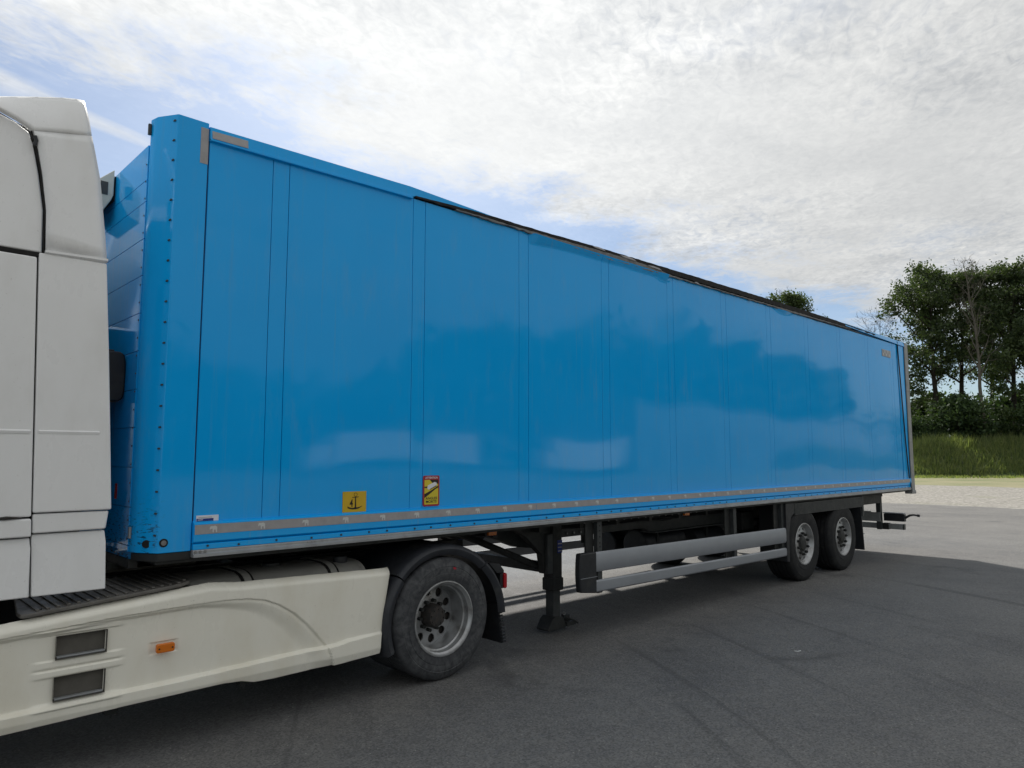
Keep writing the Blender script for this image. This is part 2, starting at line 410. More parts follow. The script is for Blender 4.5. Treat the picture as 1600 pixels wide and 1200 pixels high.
# ---- corner pillars (mirrored pair)
def pillar(mir):
    pts = [(.197,0.),(0,0),(-.083,.135),(-.100,.218),(-.075,.222),(.197,.05)]
    if mir: pts = [(x, WD-y) for x, y in pts]
    return part('corner_pillar', MB().prism_z(pts, 1.205, 4.0), 'blue_paint', TR, .006)
pilN = pillar(False); pilF = pillar(True)
rv = MB()
for i in range(22):
    z = 3.955-.132*i
    if z > 1.25: rv.cyl_y(-.016, z, .0065, .012, .03, 8)
part('rivets', rv, 'rivet_dark', pilN, stuff=True)
part('reflective_strip', MB().box(.145,.195,-.0025,.004,3.715,3.958), 'grey_tape', pilN)
hb = MB().tube([(-.048,.063,1.262),(-.036,.083,1.262)], .024, 20)
part('fixing_hole', hb, 'black_seal', pilN)
b2 = MB().cyl_y(.032,1.268,.016,-.006,.01,16); part('bolt', b2, 'bolt_steel', pilN)
b3 = MB().lathe_y([(.016,-.003),(.026,-.003),(.026,.004)], 20, (.032,0,1.268)); part('washer', b3, 'black_seal', pilN)
part('latch_plate', MB().box(-.118,-.100,.195,.215,3.89,3.965), 'chassis_grey', pilN, .003)
part('hinge_plate', MB().box(-.112,-.098,.185,.21,1.29,1.36), 'aluminium', pilN, .003)
part('pillar_shoe', MB().prism_z([(.197,.006),(.006,.006),(-.075,.14),(-.09,.21),(.197,.21)], 1.155, 1.203), 'dark_steel', pilN, .004)
# ---- front wall: horizontal boards with recessed joints
zs = [1.205,1.245,1.48,1.727,1.977,2.22,2.465,2.71,2.955,3.20,3.448,3.593,3.83]
part('front_wall', MB().box(-.085,-.05,.2,WD-.2,1.16,3.825), 'blue_paint', TR)
fwall = TR.children[-1] if False else [o for o in COL.objects if o.name == 'front_wall'][0]
for a, b in zip(zs[:-1], zs[1:]):
    part('board', MB().box(-.105,-.086,.223,WD-.223,a+.002,b-.002), 'blue_paint', fwall, .0012)
part('front_beam', MB().box(-.095,-.04,.23,WD-.23,1.10,1.158), 'dark_steel', TR, .005)
fr = MB()
for k in range(22): fr.tube([(-.109,.240,3.70-.115*k),(-.104,.240,3.70-.115*k)], .0055, 8)
part('rivets', fr, 'rivet_dark', fwall, stuff=True)
part('reflector', MB().box(-.111,-.1055,.50,.54,1.52,1.62), 'red_lens', fwall, .003)
# black document canister on the front wall
dc = MB(); pr = []
for k in range(24):
    t = 2*math.pi*k/24; c, s_ = math.cos(t), math.sin(t)
    pr.append((-.185+.075*abs(c)**.45*math.copysign(1,c), 2.315+.155*abs(s_)**.45*math.copysign(1,s_)))
dc.prism_y(pr, .55, 1.12)
box_ = part('document_canister', dc, 'black_plastic', fwall, .006)
part('canister_lid', MB().prism_y([(x*1.0+(x+.185)*.07, z+(z-2.315)*.07) for x, z in pr], .445, .545), 'black_plastic', box_, .022, 3)
part('lid_latch', MB().box(-.205,-.17,.49,.53,2.475,2.495), 'black_plastic', box_, .004)
# pale ventilation box with a dark grille high on the front wall
vb = part('vent_box', MB().prism_y([(-.122,3.86),(-.122,3.67),(-.136,3.63),(-.185,3.54),(-.27,3.50),(-.27,3.72)], .91, 1.45), 'box_white', fwall, .008)
part('grille', MB().box(-.21,-.162,.9055,.9085,3.66,3.755), 'chassis_grey', vb)
part('bracket', MB().box(-.121,-.106,.94,1.42,3.64,3.82), 'black_seal', vb)
# ---- side panels and the strips between them
P0, PER, SW = .65, 1.213, .125
joints = [(P0+PER*k, P0+PER*k+SW) for k in range(11)]
ZB, ZT = 1.384, 3.91
dx_ = [3.2,3.263,3.547,4.0,4.312,4.604,4.928,5.276,5.488,5.56]; dz_ = [3.90,3.81,3.834,3.845,3.84,3.85,3.845,3.85,3.80,3.93]
def panel_y(x, z):
    y = .0016*np.sin(x*4.1+z*1.3)+.0013*np.sin(x*1.7-z*2.6+1.)+.0010*np.sin(z*5.2+x*.7)
    zc = np.interp(x, dx_, dz_)
    d = np.where((x > 3.2) & (x < 5.56), np.clip(z-zc, 0, .2), 0)
    y = y - .5*d*sstep(0,.02,d)
    d2 = np.where((x > 8.2) & (x < 8.75), np.clip(z-(3.90-.05*np.sin((x-8.2)/.55*math.pi)), 0, .2), 0)
    return y - .5*d2
def side_panel(x0, x1, y_off=0., side=0):
    nx = max(4, int((x1-x0)/.055)); zl = np.concatenate([np.linspace(ZB, 3.70, 24), np.linspace(3.71, ZT, 20)])
    xl = np.linspace(x0, x1, nx); X, Z = np.meshgrid(xl, zl, indexing='ij')
    Y = panel_y(X, Z)+y_off if side == 0 else np.zeros_like(X)+WD
    # edges return into the wall so that the joint shows as a real groove
    mb = MB(); n = len(zl)
    mb.grid([(X[i,j], Y[i,j], Z[i,j]) for i in range(nx) for j in range(n)], nx, n)
    if side: mb.f = [q[::-1] for q in mb.f]
    else:
        for i in (0, nx-1):
            b = len(mb.v); col = [(X[i,j], Y[i,j], Z[i,j]) for j in range(n)]
            mb.add(col+[(p[0], .02, p[2]) for p in col], [((j, j+n, j+n+1, j+1) if i else (j+1, j+n+1, j+n, j)) for j in range(n-1)])
    return mb
edges = [.203]+[e for j in joints for e in j]+[13.16]
for k in range(0, len(edges), 2):
    part('side_panel', side_panel(edges[k]+.0024, edges[k+1]-.0024), 'blue_paint', TR, smooth=40)
for a, b in joints:
    part('joint_strip', side_panel(a+.0026, b-.0026, .0006), 'blue_paint', TR, smooth=40)
part('end_panel', side_panel(13.20, 13.53), 'blue_paint', TR, smooth=40)
part('side_core', MB().box(.20,13.54,.0105,.05,1.2,3.90), 'seam_blue', TR)
part('far_side_wall', MB().box(.20,13.54,WD-.05,WD,1.2,3.97), 'blue_paint', TR, .004)
part('roof', MB().prism_x([(.03,3.955),(.3,3.98),(WD/2,4.0),(WD-.3,3.985),(WD-.03,3.955),(WD-.03,3.93),(.03,3.93)], .06, 13.60), 'roof_sheet', TR)
# ---- top edge: blue cap rail at both ends, torn open in between
topr = part('top_rail', MB().add(
    [(.2,-.022,3.882),(1.82,-.022,3.905),(1.86,-.012,3.925),(2.75,-.004,3.958),(2.75,-.004,3.966),(1.82,-.012,3.999),(.2,-.012,3.972),(.2,.05,3.985),(1.82,.05,4.003),(2.75,.05,3.97),(2.75,.03,3.955),(1.86,.03,3.92),(1.82,.03,3.90),(.2,.03,3.88)],
    [(0,1,5,6),(1,2,5),(2,3,4,5),(6,5,8,7),(5,4,9,8),(0,13,12,1),(1,12,11,2),(2,11,10,3),(3,10,9,4),(0,6,7,13)]), 'blue_paint', TR, smooth=25)
part('top_lip', MB().add([(.2,-.028,3.876),(1.84,-.028,3.898),(1.84,-.028,3.908),(.2,-.028,3.886),(.2,0,3.874),(1.84,0,3.896),(1.84,-.01,3.912),(.2,-.01,3.892)],
    [(0,1,2,3),(3,2,6,7),(4,5,1,0),(1,5,6,2),(4,0,3,7)]), 'blue_paint', topr, smooth=25)
part('reflective_strip', MB().add([(.212,-.0245,3.893),(.455,-.0245,3.898),(.455,-.0150,3.955),(.212,-.0150,3.947)], [(0,1,2,3)]), 'grey_tape', topr, smooth=0)
def band(name, m, x0, x1, n, zb, zt, y0, y1, seed, ja=0., parent=TR):
    r = random.Random(seed); mb = MB(); vs = []
    for i in range(n+1):
        x = x0+(x1-x0)*i/n; a = zb(x)+(r.uniform(-ja, ja) if ja else 0); b = max(a+.006, zt(x)+(r.uniform(-ja, ja)*.5 if ja else 0)); yo = r.uniform(-.003, .003) if ja else 0
        vs += [(x,y0+yo,a),(x,y0+yo,b),(x,y1,b),(x,y1,a)]
    fs = []
    for i in range(n):
        for k in range(4): fs.append((i*4+k, (i+1)*4+k, (i+1)*4+(k+1)%4, i*4+(k+1)%4))
    fs += [(0,1,2,3), (n*4+3,n*4+2,n*4+1,n*4)]
    mb.add(vs, fs); return part(name, mb, m, parent, fixn=True, smooth=25)
ip = np.interp
band('torn_edge', 'black_seal', 1.87, 12.05, 180, lambda x: ip(x, [1.87,2.8,4.2,5.0,9,12.05],[3.918,3.93,3.945,3.93,3.945,3.955]), lambda x: ip(x,[1.87,2.5,3.2,4.3,6,8,10.2,12.05],[3.930,3.955,3.962,3.980,3.995,4.006,4.008,3.982]), -.020, .04, 11, .004)
band('sealant_bead', 'grey_seal', 2.3, 10.9, 170, lambda x: ip(x,[2.3,3,3.4,4.35,5.1,6,9,10.9],[3.915,3.912,3.905,3.885,3.892,3.905,3.915,3.935]), lambda x: ip(x,[2.3,3,4.2,4.7,5.2,5.6,7,9,10.9],[3.921,3.925,3.945,3.952,3.945,3.915,3.922,3.938,3.942]), -.0265, .02, 12, .007)
for (x, z, w, h, s) in [(4.22,3.967,.22,.013,3),(4.72,3.962,.30,.016,4),(5.22,3.945,.28,.016,5),(6.1,3.915,.12,.012,6)]:
    r = random.Random(s); pts = [(x-w/2, z), (x-w*.2, z-h*.8+r.uniform(0,.006)), (x+w/2, z-.012), (x+w*.3, z+h*.4), (x-w*.1, z+h*.7)]
    part('torn_flap', MB().prism_y(pts, -.036, -.029), 'grey_tape', TR, smooth=0)
part('rear_cap_rail', MB().add([(10.7,-.024,3.965),(13.56,-.022,3.915),(13.56,-.004,4.0),(10.7,-.01,4.012),(10.7,.06,4.015),(13.56,.06,4.005),(10.7,.03,3.96),(13.56,.03,3.912)],
    [(0,1,2,3),(3,2,5,4),(0,6,7,1),(1,7,5,2),(0,3,4,6)]), 'blue_paint', TR, smooth=20)
# ---- lower rail: tape band, blue lip with rivets, grey aluminium edge
lr = part('tape_rail', MB().prism_x([(0.02,1.39),(-.012,1.384),(-.030,1.372),(-.030,1.262),(-.012,1.250),(.02,1.250)], .200, 13.50), 'blue_paint', TR, .002)
tape = MB()
sx = [.203,3.27,6.42,9.6,13.40]
for k in range(4):
    o = part('reflective_tape', MB().box(sx[k]+.002, sx[k+1]-.002, -.0325, -.031, 1.307, 1.366), 'grey_tape', TR)
    i0 = 0
    for q in range(41):
        xc = .319+.3185*q
        if not (sx[k] <= xc < sx[k+1]-.03): continue
        if 'emb' not in ROOT:
            # small walking-animal emblem on the tape
            pts = [(-.022,.012),(-.016,.018),(.000,.017),(.012,.020),(.024,.012),(.024,-.022),(.016,-.022),(.015,-.006),(.004,-.005),(.003,-.022),(-.004,-.022),(-.005,.002),(-.014,.001),(-.023,-.004)]
            mb = MB().prism_y(pts, -.0008, 0); ROOT['emb'] = mesh('emblem', mb, smooth=0); ROOT['emb'].materials.append(MATS['emblem_white'])
        e = link('emblem', ROOT['emb'], None, o); e.location = (xc-TR.location.x, -.0327-TR.location.y, 1.336)
lip = part('lower_lip', MB().prism_x([(.02,1.2485),(-.018,1.2485),(-.024,1.243),(-.024,1.212),(.02,1.212)], .202, 13.49), 'blue_paint', TR, .0015)
rr = MB(); r_ = random.Random(2); x = .29
while x < 13.3:
    rr.cyl_y(x, 1.229+r_.uniform(-.004,.004), .0075, -.030, -.022, 8); x += r_.choice([.20,.235,.26,.16])
part('rivets', rr, 'rivet_dark', lip, stuff=True)
edge = part('edge_rail', MB().prism_x([(.03,1.2105),(-.022,1.2105),(-.027,1.205),(-.027,1.190),(-.040,1.184),(-.040,1.166),(.03,1.166)], .200, 13.52), 'aluminium', TR, .0015)
bb = MB()
for q, x in enumerate([.215,.245,.275]+[.98+.605*k+d for k in range(20) for d in (0,.03,.055)]):
    bb.cyl_y(x, 1.199, .0085 if q < 3 else .0045, -.034 if q < 3 else -.0285, -.022, 8)
part('edge_bolts', bb, 'bolt_steel', edge, stuff=True)
# ---- rear frame
part('rear_post', MB().box(13.545,13.72,-.02,.16,1.14,3.995), 'steel_post', TR, .006)
part('rear_post', MB().box(13.545,13.72,WD-.16,WD+.02,1.14,3.995), 'steel_post', TR, .006)
part('rear_header', MB().box(13.55,13.715,.165,WD-.165,3.86,3.99), 'steel_post', TR, .006)
part('rear_sill', MB().box(13.55,13.715,.165,WD-.165,1.12,1.26), 'steel_post', TR, .006)
for a, b in ((.17,1.298),(1.302,WD-.17)):
    d = part('rear_door', MB().box(13.66,13.70,a,b,1.265,3.855), 'blue_paint', TR, .004)
    part('lock_bar', MB().tube([(13.72,(a+b)/2,1.3),(13.72,(a+b)/2,3.82)], .014, 10), 'steel_post', d)
part('rear_corner_shoe', MB().box(13.50,13.735,-.035,.10,1.085,1.150), 'steel_post', TR, .01)
part('gap_seal', MB().box(13.531,13.544,-.004,.03,1.2,3.93), 'black_seal', TR)
part('tension_strap', MB().tube([(13.17,-.012,3.975),(13.24,-.014,3.2),(13.34,-.014,2.1),(13.43,-.016,1.36),(13.45,-.04,1.20)], .010, 8), 'black_seal', TR)
part('strap_hook', MB().tube([(13.445,-.045,1.30),(13.45,-.05,1.20),(13.46,-.048,1.13)], .012, 8), 'aluminium', TR)
# plate near the rear top edge
pv = part('vent_plate', MB().box(12.37,12.80,-.009,.004,3.625,3.752), 'grey_tape', TR, .002)
for j in range(2):
    for i in range(5): part('slot', MB().box(12.40+.077*i,12.44+.077*i,-.0125,-.0095,3.637+.058*j,3.680+.058*j), 'emblem_white' if (i+j) % 2 == 0 else 'aluminium', pv, .002)
# ---- stickers
an = part('anchor_sign', MB().box(1.265,1.463,-.0052,.002,1.386,1.536), 'yellow_sign', TR, label='yellow square sign with black anchor and figure four')
X0, X1, Z0, Z1 = 1.265, 1.463, 1.386, 1.536; yS = -.0062
def sg(u, v): return (X0+(X1-X0)*u, Z0+(Z1-Z0)*v)
ank = [(.20,.20),(.30,.155),(.42,.125),(.55,.125),(.68,.16),(.80,.245),(.84,.31),(.80,.27),(.70,.235),(.585,.215),(.565,.25),(.553,.70),(.67,.715),(.67,.745),(.545,.74),(.385,.725),(.385,.70),(.515,.70),(.505,.25),(.485,.21),(.36,.21),(.235,.255),(.20,.30)]
part('anchor', MB().prism_y([sg(*p) for p in ank], yS-.0004, yS), 'print_black', an, smooth=0)
ring = MB(); n = 24; cx_, cz_ = sg(.535, .845)
vs = []
for k in range(n):
    t = 2*math.pi*k/n
    for r0 in (.0115,.0145): vs.append((cx_+r0*math.cos(t), yS-.0003, cz_+r0*math.sin(t)))
ring.add(vs, [(2*k, 2*k+1, (2*k+3)%(2*n), (2*k+2)%(2*n)) for k in range(n)])
part('anchor_ring', ring, 'print_black', an, smooth=0)
text('digit_four', '4', 'print_black', *[sg(.285,0)[0], sg(.425,0)[0]], sg(0,.25)[1], sg(0,.63)[1], yS, an)
X0, X1, Z0, Z1 = 1.992, 2.158, 1.395, 1.640
def rr_rect(x0, x1, z0, z1, r, n=5):
    o = []
    for cx, cz, a in ((x1-r,z1-r,0),(x0+r,z1-r,90),(x0+r,z0+r,180),(x1-r,z0+r,270)):
        for k in range(n+1): t = R(a+90*k/n); o.append((cx+r*math.cos(t), cz+r*math.sin(t)))
    return o
bs = part('blind_spot_sign', MB().prism_y(rr_rect(X0,X1,Z0,Z1,.014), -.0056, .002), 'print_red', TR, label='red bordered yellow warning sticker with a white truck and black lettering')
part('panel', MB().prism_y([sg(*p) for p in ((.08,.06),(.92,.06),(.92,.86),(.08,.86))], -.0063, -.0058), 'print_yellow', bs, smooth=0)
for k, poly in enumerate([[(.08,.40),(.55,.535),(.92,.665),(.92,.60),(.74,.55),(.5,.44),(.08,.27)], [(.40,.86),(.92,.86),(.92,.72),(.55,.76)], [(.08,.60),(.30,.59),(.30,.65),(.08,.64)]]):
    part('black_wedge', MB().prism_y([sg(*p) for p in poly], -.0068, -.0065), 'print_black', bs, smooth=0)
part('truck_picture', MB().prism_y([sg(*p) for p in ((.24,.60),(.28,.68),(.70,.79),(.82,.76),(.82,.66),(.66,.62),(.40,.54),(.28,.55))], -.0073, -.0070), 'print_white', bs, smooth=0)
part('truck_shadow', MB().prism_y([sg(*p) for p in ((.40,.535),(.80,.645),(.80,.675),(.40,.56))], -.0078, -.0075), 'print_black', bs, smooth=0)
text('lettering', 'ATTENTION', 'print_white', sg(.12,0)[0], sg(.88,0)[0], sg(0,.895)[1], sg(0,.962)[1], -.0060, bs)
text('lettering', 'ANGLES', 'print_black', sg(.15,0)[0], sg(.85,0)[0], sg(0,.215)[1], sg(0,.30)[1], -.0068, bs)
text('lettering', 'MORTS', 'print_black', sg(.17,0)[0], sg(.82,0)[0], sg(0,.105)[1], sg(0,.19)[1], -.0068, bs)
wl = part('paper_label', MB().box(.221,.360,-.005,.002,1.386,1.422), 'print_white', TR)
part('blue_bar', MB().box(.2215,.328,-.0058,-.0053,1.3865,1.4025), 'print_blue', wl)
part('white_line', MB().box(.228,.262,-.0063,-.0060,1.393,1.3965), 'print_white', wl)
part('grey_line', MB().box(.232,.318,-.0058,-.0053,1.408,1.411), 'grey_tape', wl)
# ---- underside
part('floor', MB().box(.0,13.5,.03,WD-.03,1.135,1.1645), 'dark_steel', TR)
ch = MB()
for yb in (.72, 1.78):
    # gooseneck beam: shallow over the tractor, deep behind the legs
    pts = [(.3,1.13),(13.3,1.13),(13.3,.95),(12.6,.86),(6.1,.85),(5.95,.905),(4.35,.905),(4.2,.80),(3.75,.86),(3.25,1.03),(.3,1.05)]
    part('chassis_beam', MB().prism_y(pts, yb, yb+.10), 'chassis_grey', TR, .005)
    part('beam_flange', MB().prism_y([(6.1,.849),(12.6,.859),(12.6,.845),(6.1,.835)], yb-.06, yb+.16), 'chassis_grey', TR)
for x in np.arange(.6, 13.3, .62):
    part('cross_member', MB().box(x,x+.05,.35,WD-.35,1.04 if x > 3 else 1.09,1.132), 'dark_steel', TR)
fb = MB()
for k in range(5): fb.cyl_y(4.40+.115*k, .945, .012, .703, .725, 8)
part('beam_bolts', fb, 'bolt_steel', TR, stuff=True)
bd = MB()
for x in np.arange(4.1,6.2,.13): bd.tube([(x,.10,1.128),(x,.10,1.118)], .008, 6)
part('floor_screws', bd, 'bolt_steel', TR, stuff=True)
part('kingpin_plate', MB().box(.5,3.2,.55,WD-.55,1.055,1.088), 'dark_steel', TR, .006)
# landing legs
for yl in (.50, WD-.50):
    lg = part('landing_leg', MB().box(3.985,4.125,yl-.07,yl+.07,.44,1.13), 'dark_steel', TR, .012)
    part('inner_tube', MB().box(4.0,4.11,yl-.055,yl+.055,.15,.60), 'chassis_grey', lg, .010)
    part('collar', MB().box(3.975,4.135,yl-.08,yl+.08,.42,.55), 'dark_steel', lg, .012)
    ft = MB().prism_y([(3.90,.035),(4.15,.035),(4.17,.05),(4.12,.15),(3.99,.17),(3.95,.14),(3.89,.05)], yl-.085, yl+.085)
    part('foot', ft, 'dark_steel', lg, .008)
    ft2 = MB().box(4.16,4.30,yl-.10,yl+.06,.05,.09); ft2.box(4.20,4.27,yl-.04,yl+.02,.09,.15); ft2.tube([(4.17,yl-.06,.14),(4.26,yl-.10,.10),(4.33,yl-.10,.06)], .012, 6)
    part('foot_shackle', ft2, 'dark_steel', lg, .004)
    part('shackle_ring', MB().lathe_y([(.012,0),(.018,.004),(.018,-.004)], 14, (4.13,yl-.085,.185), True), 'bolt_steel', lg)
    part('leg_bracket', MB().prism_y([(3.35,1.12),(3.985,1.12),(3.985,.62),(3.90,.60),(3.86,.80),(3.62,1.0)], yl-.03, yl+.05), 'dark_steel', lg, .005)
    part('side_ladder', MB().box(3.90,3.98,yl-.075,yl-.035,.60,1.0), 'chassis_grey', lg, .006)
    st = part('blue_sticker', MB().box(4.05,4.122,yl-.0735,yl-.0705,.80,.93), 'print_blue', lg)
    for k in range(3): part('sticker_line', MB().box(4.055,4.117,yl-.0752,yl-.0742,.815+.037*k,.825+.037*k), 'grey_tape', lg)
part('leg_cross_shaft', MB().tube([(4.06,.57,.93),(4.06,WD-.57,.93)], .028, 10), 'dark_steel', TR)
part('leg_brace', MB().add([(3.95,.58,.70),(3.95,.58,.60),(3.95,WD-.58,.70),(3.95,WD-.58,.60),(4.03,.58,.70),(4.03,.58,.60),(4.03,WD-.58,.70),(4.03,WD-.58,.60)],[(0,1,3,2),(4,6,7,5),(0,2,6,4),(1,5,7,3)]), 'dark_steel', TR)
part('leg_brace', MB().tube([(3.2,1.0,1.02),(3.95,.62,.66)], .035, 8), 'dark_steel', TR)
# side guards (near and far)
for far_ in (0, 1):
    my = (lambda y: WD-y) if far_ else (lambda y: y)
    def bx(x0,x1,y0,y1,z0,z1): a, b = sorted((my(y0), my(y1))); return MB().box(x0,x1,a,b,z0,z1)
    def plank(z0a,z1a,z0b,z1b):
        mb = MB(); x0, x1 = 4.175, 8.345
        c = [(.030,0),(.018,.12),(.016,.5),(.018,.88),(.030,1)]
        vs = []
        for x, za, zb in ((x0,z0a,z1a),(x1,z0b,z1b)):
            for y, t in c: vs.append((x, my(y), za+(zb-za)*t))
            for y, t in ((.045,1),(.045,0)): vs.append((x, my(y), za+(zb-za)*t))
        fs = [(k, k+7, (k+1)%7+7, (k+1)%7) for k in range(7)]+[tuple(range(7)), tuple(range(13,6,-1))]
        return mb.add(vs, fs)
    sgd = part('side_guard', plank(.640,.835,.590,.795), 'guard_alu', TR, fixn=True)
    part('lower_plank', plank(.440,.557,.404,.518), 'guard_alu', sgd, fixn=True)
    if not far_:
        cap = MB(); vs = []
        for k in range(9):
            t = k/8; xo = .03*(1-(2*t-1)**2)
            vs.append((t, xo))
        pts = [(4.172,.435),(4.172,.842)]+[(3.925-.016*math.sin(math.pi*t), .842-.375*t) for t in np.linspace(0,1,9)]
        ec = part('end_cap', MB().prism_y(pts, .004, .075), 'black_plastic', sgd, .016, 3)
        part('cap_seam', MB().box(3.918,4.173,-.0005,.003,.598,.603), 'guard_alu', ec)
    for x in (4.235, 6.955, 8.275):
        part('guard_post', bx(x,x+.075,.047,.10,.42,1.13), 'chassis_grey', sgd, .005)
        part('post_web', bx(x-.13,x-.002,.095,.115,.50,1.13), 'dark_steel', sgd, .004)
    hb = MB()
    for z in (.88,.92,.98,1.04,1.09): hb.add(*(lambda m: (m.v, m.f))(MB().cyl_y(4.272, z, .007, my(.044), my(.048), 8)))
    part('post_bolts', hb, 'black_seal', sgd, stuff=True)
# spare-wheel carrier / air tanks seen in the gap
for x0, x1, y, z, r in ((6.15,7.05,1.00,.66,.20),(7.35,8.1,.98,.62,.17),(6.3,7.2,1.62,.60,.20)):
    t = part('air_tank', MB().cyl_x(y,z,r,x0,x1,28), 'black_plastic', TR, .03, 3)
    part('tank_strap', MB().box(x0+.2,x0+.24,y-r-.004,y-r+.03,z-.1,1.0), 'dark_steel', t)
part('pallet_box', MB().prism_y([(6.30,1.05),(8.4,1.08),(8.4,.62),(7.3,.66),(6.5,.70)], 1.2, 1.9), 'dark_steel', TR, .01)
part('valve_block', MB().box(8.0,8.35,.5,.7,.75,1.0), 'dark_steel', TR, .01)
def lamp(name, x, y, z, parent, w=.075, h=.045):
    b = part(name, MB().box(x,x+w,y,y+.03,z,z+h), 'orange_lens', parent, .006)
    part('lamp_base', MB().box(x-.02,x+w+.004,y+.031,y+.05,z-.008,z+h+.03), 'black_plastic', b, .003)
    return b
for k, (y, sag) in enumerate(((.66,.05),(.63,.09),(.60,.03))):
    pts = [(4.3+.5*i, y, 1.06-.02*k-(.6*sag*math.sin(i/8*math.pi*3)**2)) for i in range(9)]
    part('brake_line', MB().tube(pts, .011, 6), 'black_plastic', TR)
for x in (8.93, 10.335):
    for y in (.62, WD-.62):
        part('brake_chamber', MB().tube([(x-.42,y,.60),(x-.30,y,.60),(x-.29,y,.60),(x-.18,y,.60)], [.085,.09,.075,.075], 18), 'dark_steel', TR)
lamp('marker_lamp', 5.93, .10, 1.095, TR, .10, .048)
lamp('marker_lamp', 2.98, .30, 1.065, TR, .10, .05)
lamp('marker_lamp', 9.55, .11, 1.105, TR, .08, .02) if False else None
# wheels -------------------------------------------------------------
def sector_disc(mb, n, r0, r1, rc, a, b, y, yd=0.):
    """annulus with n real oval openings; y at r1, y+yd at r0"""
    K = 16
    for s in range(n):
        t0 = 2*math.pi*s/n; hw = math.pi/n; vs = []
        for k in range(K):
            ph = 2*math.pi*k/K; c, s_ = math.cos(ph), math.sin(ph); m = max(abs(c), abs(s_))
            for (ta, rr) in ((t0+hw*c/m, None), (t0+a*c, rc+b*s_)):
                if rr is None: rr = (r0+r1)/2+(r1-r0)/2*s_/m
                yy = y+yd*(r1-rr)/(r1-r0)
                vs.append((rr*math.cos(ta), yy, rr*math.sin(ta)))
        mb.add(vs, [(2*k, 2*((k+1)%K), 2*((k+1)%K)+1, 2*k+1) for k in range(K)])
        # rim of each opening
        w = []
        for k in range(K):
            p = vs[2*k+1]; w += [p, (p[0], p[1]+.014, p[2])]
        mb.add(w, [(2*k, 2*((k+1)%K), 2*((k+1)%K)+1, 2*k+1) for k in range(K)])
def tyre_prof(Ro, Ri, w, groove=True):
    p = [(Ri, .018), (Ri+.012, .004), (Ri+.05, -.004+.0), (Ri+.07,-.006),(Ri+.072,-.003),((Ro+Ri)/2+.01, -.008), (Ro-.075, -.004), (Ro-.070,-.0065), (Ro-.05, .000), (Ro-.022, .012), (Ro-.008, .024), (Ro, .042)]
    if groove:
        iw = w-.084
        for k in range(4):
            c = .042+iw*(k+.8)/4.6
            p += [(Ro, c-.007), (Ro-.012, c-.005), (Ro-.012, c+.005), (Ro, c+.007)]
    q = [(r, w-y) for r, y in p[:12]][::-1]
    return p+q
SH = {}
def wheel_meshes():
    # trailer wheel
    SH['t_tyre'] = mesh('tyre', MB().lathe_y(tyre_prof(.53,.292,.385), 96), smooth=30)
    rim = MB().lathe_y([(.294,.02),(.302,.004),(.298,-.002),(.286,-.002),(.281,.012),(.268,.022),(.258,.040),(.250,.052),(.246,.058)], 72)
    sector_disc(rim, 10, .186, .246, .216, .120, .021, .058, -.010)
    rim.lathe_y([(.186,.048),(.176,.044),(.09,.044)], 48); rim.lathe_y([(.2465,.059),(.255,.16),(.275,.24),(.29,.36)], 48)
    SH['t_rim'] = mesh('rim', rim, smooth=35)
    hub = MB().lathe_y([(.116,.045),(.112,.034),(.098,.030),(.092,.018),(.080,.012),(.03,.010),(.001,.010)], 40)
    SH['t_hub'] = mesh('hub', hub, smooth=35)
    nuts = MB()
    for k in range(10):
        t = 2*math.pi*(k+.5)/10; nuts.tube([(.150*math.cos(t), .046, .150*math.sin(t)), (.150*math.cos(t), .012, .150*math.sin(t))], .021, 6)
        nuts.tube([(.150*math.cos(t), .012, .150*math.sin(t)), (.150*math.cos(t), .000, .150*math.sin(t))], .012, 6)
    SH['t_nuts'] = mesh('nuts', nuts, smooth=0)
    SH['t_brake'] = mesh('brake', MB().lathe_y([(.247,.20),(.247,.36),(.05,.37)], 40).lathe_y([(.245,.2),(.10,.2)], 40), smooth=35)
    # tractor drive wheel (deep dish)
    SH['d_tyre'] = mesh('tyre', MB().lathe_y(tyre_prof(.485,.288,.285), 112), smooth=30)
    rim = MB().lathe_y([(.290,.022),(.300,.006),(.297,-.001),(.289,-.002),(.284,.010),(.278,.018),(.268,.024),(.264,.060),(.262,.066),(.250,.072),(.246,.120),(.243,.215)], 80)
    sector_disc(rim, 10, .138, .243, .193, .170, .038, .215, -.012)
    rim.lathe_y([(.138,.203),(.128,.200),(.06,.200)], 48)
    SH['d_rim'] = mesh('rim', rim, smooth=35)
    hub = MB().lathe_y([(.098,.202),(.095,.14),(.085,.112),(.078,.095),(.03,.09),(.001,.09)], 36)
    for k in range(8):
        t = 2*math.pi*k/8; hub.tube([(.062*math.cos(t),.10,.062*math.sin(t)),(.062*math.cos(t),.084,.062*math.sin(t))], .009, 6)
    SH['d_hub'] = mesh('hub', hub, smooth=35)
    nuts = MB()
    for k in range(10):
        t = 2*math.pi*(k+.5)/10; nuts.tube([(.118*math.cos(t),.202,.118*math.sin(t)),(.118*math.cos(t),.158,.118*math.sin(t))], .0155, 6)
    SH['d_nuts'] = mesh('nuts', nuts, smooth=0)
    SH['d_brake'] = mesh('brake', MB().lathe_y([(.24,.25),(.24,.6),(.05,.61)], 40).lathe_y([(.24,.25),(.05,.25)], 40), smooth=35)
wheel_meshes()
